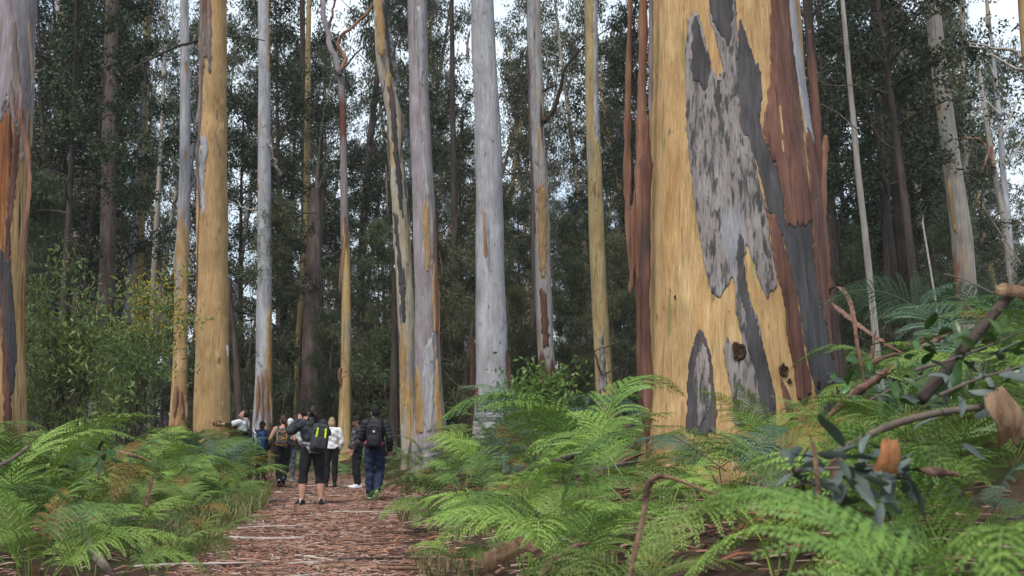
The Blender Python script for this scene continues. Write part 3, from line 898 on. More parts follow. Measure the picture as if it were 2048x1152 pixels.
limb(T5, [(402, 80, .3), (360, 92, .2), (320, 108, 0), (285, 127, -.3), (258, 142, -.5)], 7, 3, M['wood'])
limb(T5, [(310, 110, 0), (330, 112, .1), (355, 115, .3)], 3, 1.5, M['wood'])
limb(T5, [(452, 72, 0), (490, 74, .3), (530, 82, .8)], 4, 2, M['wood'])
gum_crown(T5, 2, 0.2, 1.4)

T4 = trunk('gum_tree', 'straight gum, blue grey above and ochre below with a red shredded foot', 'tree', 33.0,
           [(0, 366, 18), (200, 367, 21), (330, 366, 22), (480, 362, 26), (530, 360, 28), (700, 359, 28), (800, 357, 32), (840, 356, 35)], M['grey_ochre'], H=30, n=32, dz=0.1, seed=7, rough=0.02, knobs=8)
for q, w, sd in [([(352, 770), (349, 800), (346, 838)], 9, 1), ([(361, 780), (362, 838)], 9, 2), ([(371, 790), (372, 838)], 7, 3), ([(371, 300), (372, 318)], 6, 4), ([(372, 120), (374, 165)], 5, 5)]:
    hang(T4, q, w, M['strip_tan'], dD=-0.3, seed=sd, n=14)
limb(T4, [(376, 100, 0), (385, 85, 0), (392, 70, 0)], 3, 2, M['palelimb'])
gum_crown(T4, 3, 2.2, 1.2)

T6 = trunk('gum_tree', 'blue grey gum with long pink and orange stripes at its foot', 'tree', 35.0,
           [(0, 526, 23), (200, 526, 25), (400, 526, 27), (600, 527, 30), (760, 526, 34), (855, 525, 40)], M['grey_stripe'], H=31, n=40, dz=0.09, seed=8, rough=0.014, flare=0.2, knobs=10)
plate(T6, [(534, 640), (541, 600), (544, 700), (545, 800), (536, 830), (531, 740)], M['ochre'], 0.02, seed=1, jag=1.0)
plate(T6, [(535, -40), (539, -40), (541, 180), (536, 130)], M['ochre'], 0.02, seed=2, jag=1.0)
plate(T6, [(513, 300), (517, 330), (517, 400), (513, 420)], M['ochre'], 0.02, seed=3, jag=1.0)
for q, w, sd in [([(516, 750), (514, 800), (510, 850)], 6, 1), ([(523, 740), (523, 855)], 5, 2), ([(531, 735), (533, 855)], 7, 3), ([(540, 780), (543, 850)], 5, 4)]:
    hang(T6, q, w, M['strip_tan'], dD=-0.33, seed=sd, n=16)
limb(T6, [(514, 420, 0), (495, 418, -.2), (470, 408, -.5), (452, 398, -.8)], 4, 2, M['palelimb'])
limb(T6, [(482, 413, -.3), (474, 400, -.2), (462, 396, -.2)], 2, 1, M['palelimb'])
limb(T6, [(538, 280, 0), (548, 320, .3), (562, 350, .6)], 5, 7, M['palelimb'])
gum_crown(T6, 0, 3.1, 1.2)

T7 = trunk('gum_tree', 'slim gum forking into two red-brown arms high up, ochre below', 'tree', 36.0,
           [(150, 680, 15), (220, 684, 14), (330, 686, 14), (450, 688, 17), (480, 690, 17), (600, 692, 19), (740, 692, 21), (860, 689, 26)], M['forked'], H=13.4, n=28, dz=0.1, seed=9, rough=0.02, top_r=0.8)
limb(T7, [(680, 150), (667, 110), (655, 60), (648, 20), (645, -40), (640, -120)], 13, 9, M['purple'], 'arm', seg=10)
limb(T7, [(681, 145), (690, 120), (676, 90), (686, 70), (712, 48), (748, 8), (790, -60)], 9, 5, M['strip_tan'], 'arm', seg=10)
limb(T7, [(684, 142), (700, 122), (722, 98), (732, 90)], 5, 3, M['dark'])
limb(T7, [(656, 70), (662, 40), (668, 10), (676, -40)], 6, 4, M['redbrown'])
for q, w, sd in [([(686, 470), (682, 520), (679, 570), (680, 595)], 4, 1), ([(682, 735), (679, 750), (681, 775)], 9, 2), ([(690, 430), (692, 500)], 6, 3)]:
    hang(T7, q, w, M['strip'], dD=-0.2, seed=sd, n=14)

T8 = trunk('gum_tree', 'leaning gum with patchwork of grey and ochre plates and a swollen knob', 'tree', 29.5,
           [(0, 762, 26), (100, 767, 30), (130, 770, 31), (180, 777, 29), (235, 790, 32), (300, 791, 33), (400, 800, 34), (500, 806, 34), (600, 811, 34), (700, 815, 32), (800, 816, 32), (860, 818, 34)], M['patchy'], H=27, n=48, dz=0.08, seed=10, rough=0.03, knobs=14)
plate(T8, [(776, 180), (784, 260), (790, 340), (799, 420), (806, 430), (804, 360), (796, 300), (792, 210), (782, 160)], M['charcoal'], 0.02, seed=1, jag=1.4)
plate(T8, [(786, 420), (792, 480), (798, 560), (806, 650), (812, 640), (808, 560), (800, 500), (796, 430)], M['charcoal'], 0.02, seed=2, jag=1.4)
plate(T8, [(750, -40), (762, -40), (770, 60), (768, 110), (757, 110), (752, 40)], M['ochre'], 0.015, seed=3, jag=1.0)
plate(T8, [(800, 640), (812, 700), (812, 800), (804, 850), (800, 760)], M['ochre'], 0.015, seed=4, jag=1.0)
plate(T8, [(765, -40), (772, -40), (783, 100), (788, 160), (780, 140), (770, 70)], M['charcoal'], 0.02, seed=5, jag=1.0)
for q, w, sd in [([(772, 330), (774, 390), (776, 440)], 4, 1), ([(776, 128), (766, 140), (762, 150)], 10, 2), ([(800, 215), (804, 240), (803, 280)], 8, 3)]:
    hang(T8, q, w, M['strip_grey'], dD=-0.2, seed=sd, n=14)
gum_crown(T8, 1, 4.0, 1.1)

T9 = trunk('gum_tree', 'purple grey gum with ochre flanks at its foot and torn bark splinters', 'tree', 28.0,
           [(0, 836, 40), (200, 839, 40), (330, 845, 44), (450, 850, 46), (600, 853, 46), (700, 856, 50), (800, 858, 58), (862, 860, 66)], M['purple'], H=32, n=56, dz=0.08, seed=11, rough=0.014, flare=0.15)
plate(T9, [(846, 400), (856, 420), (862, 500), (860, 540), (852, 540), (848, 470)], M['ochre'], 0.016, seed=1, jag=1.4)
plate(T9, [(872, 690), (880, 760), (888, 870), (872, 870), (868, 780)], M['ochre'], 0.016, seed=2, jag=1.2)
plate(T9, [(832, 720), (840, 760), (848, 830), (846, 870), (832, 870), (830, 780)], M['ochre'], 0.016, seed=3, jag=1.2)
plate(T9, [(866, 520), (874, 560), (876, 680), (868, 660), (865, 580)], M['ochre'], 0.016, seed=4, jag=1.2)
plate(T9, [(846, 700), (866, 660), (870, 760), (864, 860), (850, 860), (848, 760)], M['grey'], 0.022, seed=5, jag=1.2)
plate(T9, [(836, 20), (846, 10), (848, 100), (846, 170), (840, 180), (838, 100)], M['grey'], 0.014, seed=6, jag=1.2)
plate(T9, [(843, 270), (850, 290), (860, 380), (858, 400), (846, 350)], M['grey'], 0.014, seed=7, jag=1.2)
for q, w, sd, mt in [([(873, 470, 0), (868, 490, -.1), (862, 505, -.2)], 5, 1, 'strip_tan'), ([(876, 560), (879, 620), (876, 700)], 3, 2, 'strip'), ([(868, 690), (856, 720), (842, 752)], 5, 3, 'strip_tan'), ([(838, -30), (840, 40), (841, 60)], 5, 4, 'redbrown'),
                     ([(878, 500), (883, 530), (882, 560)], 2, 5, 'strip'), ([(870, 430), (872, 520), (874, 640), (876, 720)], 5, 6, 'redbrown'), ([(850, 655), (851, 675)], 4, 7, 'pale')]:
    hang(T9, q, w, M[mt], dD=-0.33, seed=sd, n=16)
gum_crown(T9, 2, 5.0, 1.3)

T10 = trunk('gum_tree', 'stout smooth pale grey gum standing behind the blue green fern', 'tree', 28.0,
            [(0, 965, 47), (100, 967, 51), (200, 973, 53), (300, 976, 55), (400, 978, 56), (500, 979, 59), (600, 981, 62), (700, 983, 64), (800, 985, 68), (840, 986, 76)], M['grey'], H=33, n=60, dz=0.08, seed=12, rough=0.012, flare=0.3, knobs=10)
for q, w, sd, mt in [([(968, 420), (970, 470), (971, 510), (969, 516)], 7, 1, 'strip_tan'), ([(940, 60, .2), (934, 90, .1), (936, 130, .1)], 6, 2, 'strip_grey'), ([(1014, 700), (1020, 760), (1032, 820)], 9, 3, 'redbrown'), ([(955, 770), (954, 830)], 6, 4, 'redbrown')]:
    hang(T10, q, w, M[mt], dD=-0.5 if 955 < q[0][0] < 1010 else -0.2, seed=sd, n=18)
gum_crown(T10, 3, 1.0, 1.4)

T11 = trunk('gum_tree', 'twin-toned gum, grey above with orange and dark red split bark below', 'tree', 36.0,
            [(0, 1068, 28), (100, 1070, 28), (200, 1074, 28), (300, 1078, 28), (380, 1082, 29), (500, 1086, 32), (600, 1088, 34), (720, 1092, 34), (800, 1094, 36)], M['split'], H=30, n=40, dz=0.09, seed=13, rough=0.025)
plate(T11, [(1074, 370), (1092, 365), (1094, 450), (1092, 540), (1080, 560), (1076, 460)], M['ochre'], 0.02, seed=1, jag=1.4)
plate(T11, [(1058, -40), (1064, -40), (1072, 200), (1078, 330), (1070, 330), (1062, 180)], M['grey'], 0.02, seed=2, jag=1.0)
plate(T11, [(1056, 90), (1060, 200), (1066, 330), (1072, 470), (1066, 470), (1058, 300), (1054, 180)], M['redbrown'], 0.02, seed=3, jag=1.0)
plate(T11, [(1080, 570), (1094, 590), (1098, 690), (1088, 700), (1082, 640)], M['redbrown'], 0.02, seed=4, jag=1.4)
limb(T11, [(1086, 245, 0), (1098, 232, 0), (1110, 212, 0), (1122, 170, -.2), (1130, 140, -.3), (1150, 110, -.5), (1185, 80, -.9), (1220, 55, -1.3)], 12, 2, M['wood'])
limb(T11, [(1085, 182, 0), (1100, 175, 0), (1112, 170, -.1)], 6, 3, M['dark'])
limb(T11, [(1092, 240, 0), (1108, 220, .1), (1118, 190, .2)], 10, 5, M['strip_tan'])
limb(T11, [(1056, 345, 0), (1030, 347, 0), (1005, 350, .2)], 4, 2, M['wood'])
gum_crown(T11, 0, 2.0, 1.1)
T11b = trunk('gum_tree', 'dull grey-brown gum half hidden behind the twin-toned one', 'tree', 41.0,
             [(0, 1060, 16), (200, 1064, 17), (400, 1070, 18), (600, 1072, 20), (800, 1070, 24)], M['brownpurple'], H=27, n=24, dz=0.14, seed=14)
gum_crown(T11b, 1, 2.6, 1.0)

T12 = trunk('gum_tree', 'ochre gum with a long grey stripe and broken twigs about its foot', 'tree', 33.0,
            [(0, 1181, 26), (200, 1184, 28), (300, 1187, 30), (400, 1191, 31), (500, 1194, 31), (600, 1199, 32), (700, 1205, 33), (760, 1208, 36)], M['slim_ochre'], H=31, n=40, dz=0.09, seed=15, rough=0.014, knobs=8)
plate(T12, [(1186, -40), (1194, -40), (1196, 150), (1199, 260), (1194, 300), (1188, 240), (1187, 100)], M['grey'], 0.014, seed=1, jag=1.2)
plate(T12, [(1199, 690), (1206, 640), (1210, 700), (1214, 780), (1200, 790)], M['grey_mottle'], 0.014, seed=2, jag=1.2)
hang(T12, [(1190, 362), (1189, 392)], 6, M['strip_tan'], -0.28, 1, n=10)
limb(T12, [(1236, 686, -.2), (1210, 694, -.3), (1188, 702, -.4)], 3, 2, M['wood'])
limb(T12, [(1238, 735, -.2), (1222, 742, -.3), (1206, 750, -.3)], 4, 2, M['wood'])
limb(T12, [(1188, 700, -.4), (1196, 730, -.4), (1204, 750, -.35)], 4, 3, M['wood'])
gum_crown(T12, 2, 0.6, 1.2)

T15 = trunk('gum_sapling', 'very thin cream and grey gum sapling rising from the ferns past the great trunk', 'tree', 22.0,
            [(0, 1692, 9), (150, 1704, 10), (250, 1713, 12), (330, 1719, 12), (450, 1732, 12), (640, 1750, 14)], M['pale'], H=15, n=16, dz=0.1, seed=16, rough=0.03)
limb(T15, [(1715, 260, 0), (1680, 230, .2), (1650, 213, .3), (1622, 208, .4)], 3, 2, M['twig'])
limb(T15, [(1714, 170, 0), (1660, 170, .2), (1620, 150, .3)], 2.5, 1.5, M['twig'])
gum_crown(T15, 3, 0.9, 0.45)

T18 = trunk('gum_tree', 'pale gum with orange flank and leaf-covered middle beyond the bark heap', 'tree', 29.0,
            [(0, 1862, 30), (150, 1878, 32), (370, 1906, 36), (480, 1921, 42), (600, 1930, 40), (720, 1936, 44)], M['pale'], H=29, n=40, dz=0.09, seed=17, rough=0.014)
plate(T18, [(1902, 520), (1914, 500), (1920, 560), (1920, 640), (1908, 640)], M['strip_tan'], 0.02, seed=1, jag=1.4)
plate(T18, [(1892, 370), (1900, 360), (1910, 440), (1916, 470), (1906, 460)], M['ochre'], 0.016, seed=2, jag=1.2)
gum_crown(T18, 0, 4.4, 1.2)

T19 = trunk('gum_tree', 'ochre gum leaning in from the side with long crooked pale branches', 'tree', 24.0,
            [(-60, 2046, 30), (60, 2056, 32), (300, 2080, 38), (600, 2110, 44), (750, 2124, 48)], M['ochre'], H=28, n=32, dz=0.1, seed=18, rough=0.014)
limb(T19, [(2044, 115, 0), (2030, 103, 0), (2005, 98, -.2), (1975, 97, -.3), (1940, 92, -.5)], 9, 4, M['palelimb'])
limb(T19, [(1985, 97, -.3), (1965, 90, -.4), (1935, 86, -.5)], 4, 2, M['palelimb'])
limb(T19, [(2060, 140, 0), (2030, 136, 0), (2005, 122, .2), (1985, 110, .3), (1972, 108, .4)], 6, 3, M['palelimb'])
limb(T19, [(2066, 190, 0), (2044, 160, 0), (2018, 135, .1)], 4, 2, M['palelimb'])
gum_crown(T19, 1, 1.2, 1.1)

for (lab, D, prof, mt, H, seed, cr) in [
    ('brown purple stringy trunk vanishing behind the wattle bush', 37, [(0, 228, 26), (150, 227, 26), (300, 222, 28), (470, 219, 30), (700, 214, 32), (830, 210, 34)], 'brownpurple', 27, 20, 2),
    ('slender yellow-brown knobbly gum behind the wattle blossom', 44, [(0, 303, 14), (100, 296, 16), (300, 288, 18), (500, 280, 20), (700, 274, 22), (830, 270, 24)], 'slim_ochre', 28, 21, 3),
    ('thin cream trunk rising behind the wattle blossom', 50, [(300, 318, 9), (500, 308, 12), (700, 303, 13), (830, 302, 14)], 'pale', 20, 22, 0),
    ('purple grey gum with rust red flank seen through dark leaves', 50, [(0, 120, 18), (150, 132, 20), (300, 145, 22), (400, 154, 24), (600, 168, 26), (830, 172, 28)], 'split', 27, 23, 1),
    ('white trunk leaning behind the wattle bush stems', 42, [(450, 272, 13), (600, 258, 15), (700, 245, 17), (825, 230, 20)], 'grey', 18, 24, 2),
    ('greyish trunk low behind the ferns next to a dark stump', 45, [(640, 196, 12), (720, 188, 15), (830, 184, 17)], 'grey', 13, 25, 3),
    ('dark column beside an ochre trunk, both slim and straight', 46, [(0, 603, 11), (200, 605, 11), (400, 607, 13), (600, 604, 15), (840, 600, 18)], 'dark', 26, 26, 0),
    ('slim straight ochre trunk close against a dark column', 44, [(60, 616, 11), (200, 615, 13), (400, 614, 14), (450, 614, 13), (700, 596, 10), (840, 592, 12)], 'slim_ochre', 26, 27, 1),
    ('broad furrowed dark stringybark behind the photographer', 42, [(380, 634, 26), (500, 630, 32), (600, 627, 38), (750, 625, 44), (845, 625, 50)], 'brownpurple', 10.5, 28, 2),
    ('fire-blackened trunk with rusty broken top behind the leaning gum', 33, [(550, 788, 9), (650, 789, 12), (750, 788, 16), (850, 788, 20)], 'dark', 5.6, 29, None),
    ('pair-forming dark straight trunk, the slimmer of two, past the sapling', 36, [(0, 1741, 13), (150, 1750, 14), (300, 1757, 16), (450, 1772, 18), (620, 1796, 24)], 'dark', 24, 30, 3),
    ('pair-forming dark straight trunk, the stouter of two, past the sapling', 34, [(0, 1756, 14), (150, 1768, 16), (300, 1780, 18), (450, 1795, 22), (620, 1812, 26)], 'dark', 24, 31, 0),
    ('dark trunk hard by the flank of the massive gum', 30, [(0, 1614, 18), (200, 1628, 22), (300, 1634, 24), (500, 1650, 26), (700, 1668, 28)], 'dark', 25, 32, 1),
    ('yellow and lilac patched trunk showing through dark leaves', 46, [(60, 1795, 20), (200, 1804, 22), (300, 1814, 24), (380, 1826, 24), (620, 1850, 26)], 'patchy', 27, 33, 2),
    ('thin white-barked tree with bare crooked arms', 48, [(0, 1975, 7), (150, 1994, 8), (250, 2004, 11), (400, 2016, 13), (640, 2036, 16)], 'grey', 20, 34, 3),
    ('thin tan tree with a crooked red arm', 46, [(100, 1955, 6), (250, 1978, 9), (330, 1992, 10), (440, 2012, 12), (660, 2040, 15)], 'pale', 19, 35, None),
    ('slim dark trunk among the fine needled foliage', 40, [(0, 903, 9), (200, 905, 11), (400, 908, 13), (600, 912, 15), (840, 916, 18)], 'dark', 22, 36, 0),
    ('reddish broken stub standing against the pale grey gum', 30, [(680, 944, 9), (760, 945, 10), (840, 946, 12)], 'redbrown', 3.2, 37, None),
    ('charred leaning pole with a crooked twig', 31, [(570, 460, 8), (640, 465, 11), (700, 471, 13), (820, 478, 15)], 'dark', 6.0, 38, None)]:
    t = trunk('gum_tree' if H > 8 else 'dead_trunk', lab, 'tree', D, prof, M[mt], H=H, n=20, dz=0.16, seed=seed, rough=0.03)
    if cr is not None:
        gum_crown(t, cr, seed * 1.3, 0.9 if H > 20 else 0.6)
    if lab.startswith('charred'):
        limb(t, [(461, 585), (472, 578), (482, 566), (488, 558)], 3, 1.5, M['dark'])
    if lab.startswith('thin white'):
        for q in ([(2006, 270), (2030, 215), (2042, 190), (2060, 160)], [(2014, 330), (2040, 290), (2060, 262)], [(1998, 190), (1985, 140), (1962, 110)], [(2000, 230), (1975, 200), (1962, 150)]):
            limb(t, q, 5, 2, M['palelimb'])
    if lab.startswith('thin tan'):
        for q in ([(1985, 290), (1968, 330), (1958, 372)], [(1962, 280), (1940, 276), (1915, 280)], [(1990, 340), (1975, 300), (1962, 280)]):
            limb(t, q, 6, 3, M['strip_tan'])

# ------------------------------------------------------------------ understorey and background trees
def variant(name, seed, bm, lm, **kw):
    (bv, bq), (lv, lq) = tree_variant(seed, **kw)
    a = mk_mesh(name + '_trunk', bv, bq, True); a.materials.append(M[bm])
    b = mk_mesh(name + '_crown', lv, lq, False); b.materials.append(M[lm])
    return a, b
DARK = [variant('dark_tree', 400 + k, 'dark', 'leaf_dark', H=18.0, cb=0.16, cr=3.4, nl=14000, L=(0.10, 0.17), W=(0.045, 0.075), r0=0.17, limbs=30, twig_n=3, clump=0.58, droop=0.3, bend=0.5, up=0.45, shape=0.5) for k in range(4)]
HIGH = [variant('dark_high_tree', 410 + k, 'dark', 'leaf_dark', H=19.0, cb=0.40, cr=3.2, nl=15000, L=(0.10, 0.17), W=(0.045, 0.075), r0=0.14, limbs=28, twig_n=3, clump=0.58, droop=0.3, bend=0.5, up=0.45, shape=0.5) for k in range(2)]
FINE = [variant('fine_tree', 420 + k, 'twig', 'leaf_mid', H=10.0, cb=0.10, cr=2.4, nl=16000, L=(0.16, 0.30), W=(0.022, 0.034), r0=0.09, limbs=30, clump=0.5, droop=0.5, bend=0.5, up=0.6, shape=0.5) for k in range(3)]
LOWS = [variant('low_shrub', 440 + k, 'twig', 'leaf_mid', H=4.2, cb=0.06, cr=1.9, nl=9000, L=(0.09, 0.16), W=(0.03, 0.05), r0=0.05, limbs=22, clump=0.42, droop=0.2, bend=0.4, up=0.6, shape=0.7) for k in range(3)]
FARG = [variant('far_gum', 460 + k, ['pale', 'slim_ochre', 'grey', 'brownpurple'][k], 'leaf_grey', H=27.0, cb=0.36, cr=4.4, nl=10500, L=(0.16, 0.26), W=(0.05, 0.085), r0=0.24, limbs=20, twig_n=3, clump=0.8, droop=0.8, bend=1.6, up=0.85) for k in range(4)]
BACK = [variant('far_thicket_tree', 480 + k, 'twig', 'leaf_grey', H=12.0, cb=0.06, cr=3.2, nl=9500, L=(0.18, 0.28), W=(0.07, 0.11), r0=0.10, limbs=30, clump=0.8, droop=0.4, bend=0.6, up=0.6, shape=0.6) for k in range(2)]

TRUNK_XY = []
for o in list(COL.objects):
    if o.get('category') == 'tree':
        TRUNK_XY.append((o.location.x, o.location.y, 1.6 if o.location.y < 14 else 0.8))

def put(pair, name, x, y, rz, sc, label, cat, group, sz=None, tilt=(0, 0)):
    root = empty(name, (x, y, float(gz(x, y))), label, cat, group, rz)
    root.rotation_euler = (tilt[0], tilt[1], rz)
    root.scale = (sc, sc, sz or sc)
    for nm, me in (('trunk', pair[0]), ('crown', pair[1])):
        o = bpy.data.objects.new(nm, me); COL.objects.link(o); o.parent = root
    return root

gr = np.random.default_rng(77)
DK = [(90, 39, 1.05), (150, 41, 1.1), (1800, 38, 1.0), (1868, 40, 1.0), (560, 48, 1.0), (80, 36, 1.0), (128, 40, 1.1), (185, 52, 1.15), (30, 46, 1.1), (480, 47, 0.95), (555, 42, 1.05), (640, 49, 1.15), (610, 60, 1.2), (725, 52, 0.85), (770, 60, 1.0), (885, 44, 0.95), (925, 52, 1.05), (1050, 55, 0.75), (1140, 50, 0.7),
      (1235, 42, 1.0), (1270, 50, 1.1), (1655, 40, 0.95), (1725, 44, 1.05), (1790, 40, 1.1), (1850, 40, 1.0), (1880, 52, 1.1), (1960, 62, 0.9), (395, 58, 0.8), (255, 62, 0.7), (1000, 64, 0.8), (1330, 46, 1.1), (1560, 46, 1.1)]
for k, (px, D, sc) in enumerate(DK):
    x = at(px, 850, D).x
    put(DARK[k % 4], 'turpentine_tree', x, D, gr.uniform(0, 6.28), sc, 'dark small-leaved tree crowding between the tall gums', 'tree', 'dark understorey trees', sz=sc * gr.uniform(0.92, 1.1))
for k, (px, D, sc) in enumerate([(1852, 26.5, 1.0), (1782, 31, 1.0), (112, 32, 1.0), (150, 38.5, 1.1), (1700, 34, 1.0)]):
    put(HIGH[k % 2], 'turpentine_tree', at(px, 850, D).x, D, gr.uniform(0, 6.28), sc, 'dark tree with bare lower trunk and heavy high crown', 'tree', 'dark trees with high crowns')
FN = [(20, 33), (105, 45), (325, 40), (480, 36), (575, 46), (660, 40), (745, 38), (770, 46), (880, 38), (925, 36), (1010, 42), (1045, 39), (1150, 38), (1180, 44), (1230, 37), (1265, 40), (1690, 34), (1740, 47), (1830, 36), (1880, 33), (1980, 38), (2030, 32), (1650, 48), (600, 54), (420, 48)]
for k, (px, D) in enumerate(FN):
    x = at(px, 850, D).x; sc = gr.uniform(0.6, 1.0)
    put(FINE[k % 3], 'sheoak_tree', x, D, gr.uniform(0, 6.28), sc, 'fine-needled young tree, soft and bushy, under the gums', 'tree', 'fine-needled young trees')
n = 0
for k, (px, D, s_) in enumerate([(700, 44, 1.0), (725, 50, 1.1), (670, 55, 1.2), (715, 60, 1.3), (690, 66, 1.4), (745, 57, 1.2), (1040, 50, 1.2), (1150, 55, 1.2), (580, 56, 1.2), (500, 52, 1.2)]):
    put(LOWS[k % 3], 'undergrowth_shrub', at(px, 850, D).x, D, k * 1.1, s_, 'low leafy shrub in the shade beyond the ferns', 'shrub', 'low shrubs in the undergrowth')
while n < 50:
    D = gr.uniform(31, 58); px = gr.uniform(-60, 2110); x = at(px, 850, D).x
    if D < 34 and abs(x - float(path_x(D))) < 2.2: continue
    if any(abs(x - a) < 1.3 and -2.5 < D - b_ < 1.5 for a, b_, r_ in TRUNK_XY): continue
    sc = gr.uniform(0.55, 1.05)
    put(LOWS[n % 3], 'undergrowth_shrub', x, D, gr.uniform(0, 6.28), sc, 'low leafy shrub in the shade beyond the ferns', 'shrub', 'low shrubs in the undergrowth'); n += 1
n = 0; XY = []
tries = 0
while n < 112 and tries < 6000:
    tries += 1
    D = 50 + 87 * gr.uniform(0, 1) ** 1.1; x = gr.uniform(-0.56, 0.56) * D
    if any((x - a) ** 2 + (D - b) ** 2 < 8 for a, b in XY): continue
    XY.append((x, D)); sc = gr.uniform(0.8, 1.2)
    put(FARG[int(gr.integers(0, 4))], 'distant_gum_tree', x, D, gr.uniform(0, 6.28), sc, 'distant straight gum deep in the forest', 'tree', 'distant gums deep in the forest', sz=sc * gr.uniform(0.9, 1.2), tilt=(gr.normal() * 0.03, gr.normal() * 0.03)); n += 1
n = 0
while n < 62:
    D = 66 + 70 * gr.uniform(0, 1); x = gr.uniform(-0.56, 0.56) * D
    sc = gr.uniform(0.8, 1.25)
    put(BACK[n % 2], 'distant_thicket_tree', x, D, gr.uniform(0, 6.28), sc, 'distant grey-green thicket tree below the far gums', 'tree', 'thicket trees far back'); n += 1
# slim bare stems between the trunks
SM = []
for k in range(3):
    g = np.random.default_rng(600 + k)
    z = np.linspace(-0.3, 9, 26)
    P = np.stack([0.25 * np.sin(z * 0.5 + k) + 0.1 * np.sin(z * 1.7), 0.2 * np.sin(z * 0.4 + 2 * k), z], -1); P[:, :2] -= P[1, :2]
    mb = MB(); mb.add(*tube(P, np.linspace(0.055, 0.018, 26), 8))
    for q in range(7):
        b = P[int(g.integers(11, 25))]; d = np.array([g.normal(), g.normal(), 0.9]); e = b + d * 0.7
        mb.add(*tube(spline([b, (b + e) / 2 + g.normal(size=3) * 0.1, e], 6), np.linspace(0.014, 0.005, 6), 5, cap=False))
    V, Q = mb.arrays(); me = mk_mesh('bare_stem', V, Q, True); me.materials.append([M['brownpurple'], M['twig'], M['dark']][k]); SM.append(me)
for k in range(34):
    D = gr.uniform(34, 60); x = at(gr.uniform(40, 2040), 850, D).x
    if abs(x - float(path_x(min(D, 40)))) < 1.8: continue
    o = bpy.data.objects.new('bare_sapling', SM[k % 3]); COL.objects.link(o)
    o.location = (x, D, float(gz(x, D))); o.rotation_euler = (gr.normal() * 0.06, gr.normal() * 0.06, gr.uniform(0, 6.28)); s = gr.uniform(0.5, 1.0); o.scale = (s, s, s)
    tag(o, 'thin bare sapling stem among the understorey', 'sapling', 'thin bare stems')
# the pale crooked whip by the dark pair
t = trunk('bare_sapling', 'crooked pale dead whip standing before the dark trunk pair', 'sapling', 24.0, [(445, 1843, 3), (500, 1852, 4), (560, 1862, 4), (610, 1870, 5)], M['palelimb'], H=6.2, n=10, dz=0.1, seed=60)
t = trunk('bare_sapling', 'thin bent white stem behind the woman in the tank top', 'sapling', 29.0, [(745, 583, 1.2), (770, 577, 1.5), (800, 569, 1.7), (835, 563, 2.0)], M['twig'], H=3.1, n=10, dz=0.08, seed=61)

# ------------------------------------------------------------------ the wattle bush and the broad-leaved bushes
def leafy_bush(name, label, cat, x, y, stems, nl, L, W, lm, sm, spread, H, seed, blossom=None, cl=0.28):
    g = np.random.default_rng(seed)
    root = empty(name, (x, y, float(gz(x, y))), label, cat)
    ends = []
    for k in range(stems):
        a = g.uniform(0, 6.28); rr = spread * g.uniform(0.2, 1.0); h = H * g.uniform(0.55, 1.0) * (1.0 - 0.35 * (rr / spread))
        p0 = np.array([g.normal() * 0.12, g.normal() * 0.12, -0.1]); e = np.array([math.cos(a) * rr, math.sin(a) * rr * 0.7, h])
        P = spline([p0, p0 * 0.5 + e * 0.35 + np.array([0, 0, h * 0.15]) + g.normal(size=3) * 0.1, e * 0.7 + np.array([0, 0, h * 0.12]), e], 12)
        V, Q = tube(P, np.linspace(0.028, 0.006, 12), 6); obj('stem', mk_mesh('stem', V, Q, True), M[sm], root)
        mb = None
        for q in range(7):
            b = P[int(g.integers(4, 12))]; d = g.normal(size=3); d[2] = abs(d[2]) * 0.6; ee = b + d / np.linalg.norm(d) * g.uniform(0.25, 0.7)
            ends.append(ee); ends.append(0.5 * (b + ee))
    ends = np.array(ends)
    idx = g.integers(0, len(ends), nl)
    C = ends[idx] + g.normal(size=(nl, 3)) * cl * np.array([1, 1, 0.7])
    D = g.normal(size=(nl, 3)); D[:, 2] -= 0.7; D /= np.linalg.norm(D, axis=1)[:, None]
    ln = g.uniform(L[0], L[1], nl); wd = g.uniform(W[0], W[1], nl)
    V, Q = leaf_quads(C, D, ln, wd, g)
    o = obj('foliage', mk_mesh('foliage', V, Q, False), M[lm], root)
    if blossom:
        nb = blossom[0]
        top = ends[np.argsort(-ends[:, 2] - blossom[1] * ends[:, 0])[:max(6, len(ends) // 5)]]
        C = top[g.integers(0, len(top), nb)] + g.normal(size=(nb, 3)) * 0.22 + np.array([0, 0, 0.12])
        D = g.normal(size=(nb, 3)); D /= np.linalg.norm(D, axis=1)[:, None]
        V, Q = leaf_quads(C, D, np.full(nb, 0.042), np.full(nb, 0.04), g)
        obj('blossom', mk_mesh('blossom', V, Q, False), M['blossom'], root)
    return root
leafy_bush('wattle_bush', 'loose wattle bush with long drooping leaves next to the streaked gum', 'bush', at(125, 850, 19.0).x, 19.0, 18, 5200, (0.10, 0.19), (0.030, 0.050), 'leaf_wattle', 'twig', 1.2, 4.7, 1, cl=0.20)
leafy_bush('wattle_bush', 'wattle bush carrying yellow blossom on its upper sprays', 'bush', at(262, 850, 21.0).x, 21.0, 15, 3900, (0.10, 0.18), (0.028, 0.046), 'leaf_wattle', 'twig', 1.1, 4.9, 2, blossom=(1100, 0.4), cl=0.19)
leafy_bush('leafy_bush', 'small bright glossy bush in front of the twin-toned gum', 'bush', at(1078, 850, 25.0).x, 25.0, 13, 2100, (0.12, 0.20), (0.05, 0.08), 'leaf_bright', 'twig', 0.8, 2.9, 3)
leafy_bush('leafy_bush', 'dull green bush between the stringybark and the slim forked gum', 'bush', at(752, 850, 38.0).x, 38.0, 12, 2600, (0.08, 0.14), (0.04, 0.06), 'leaf_grey', 'twig', 1.3, 3.0, 4)

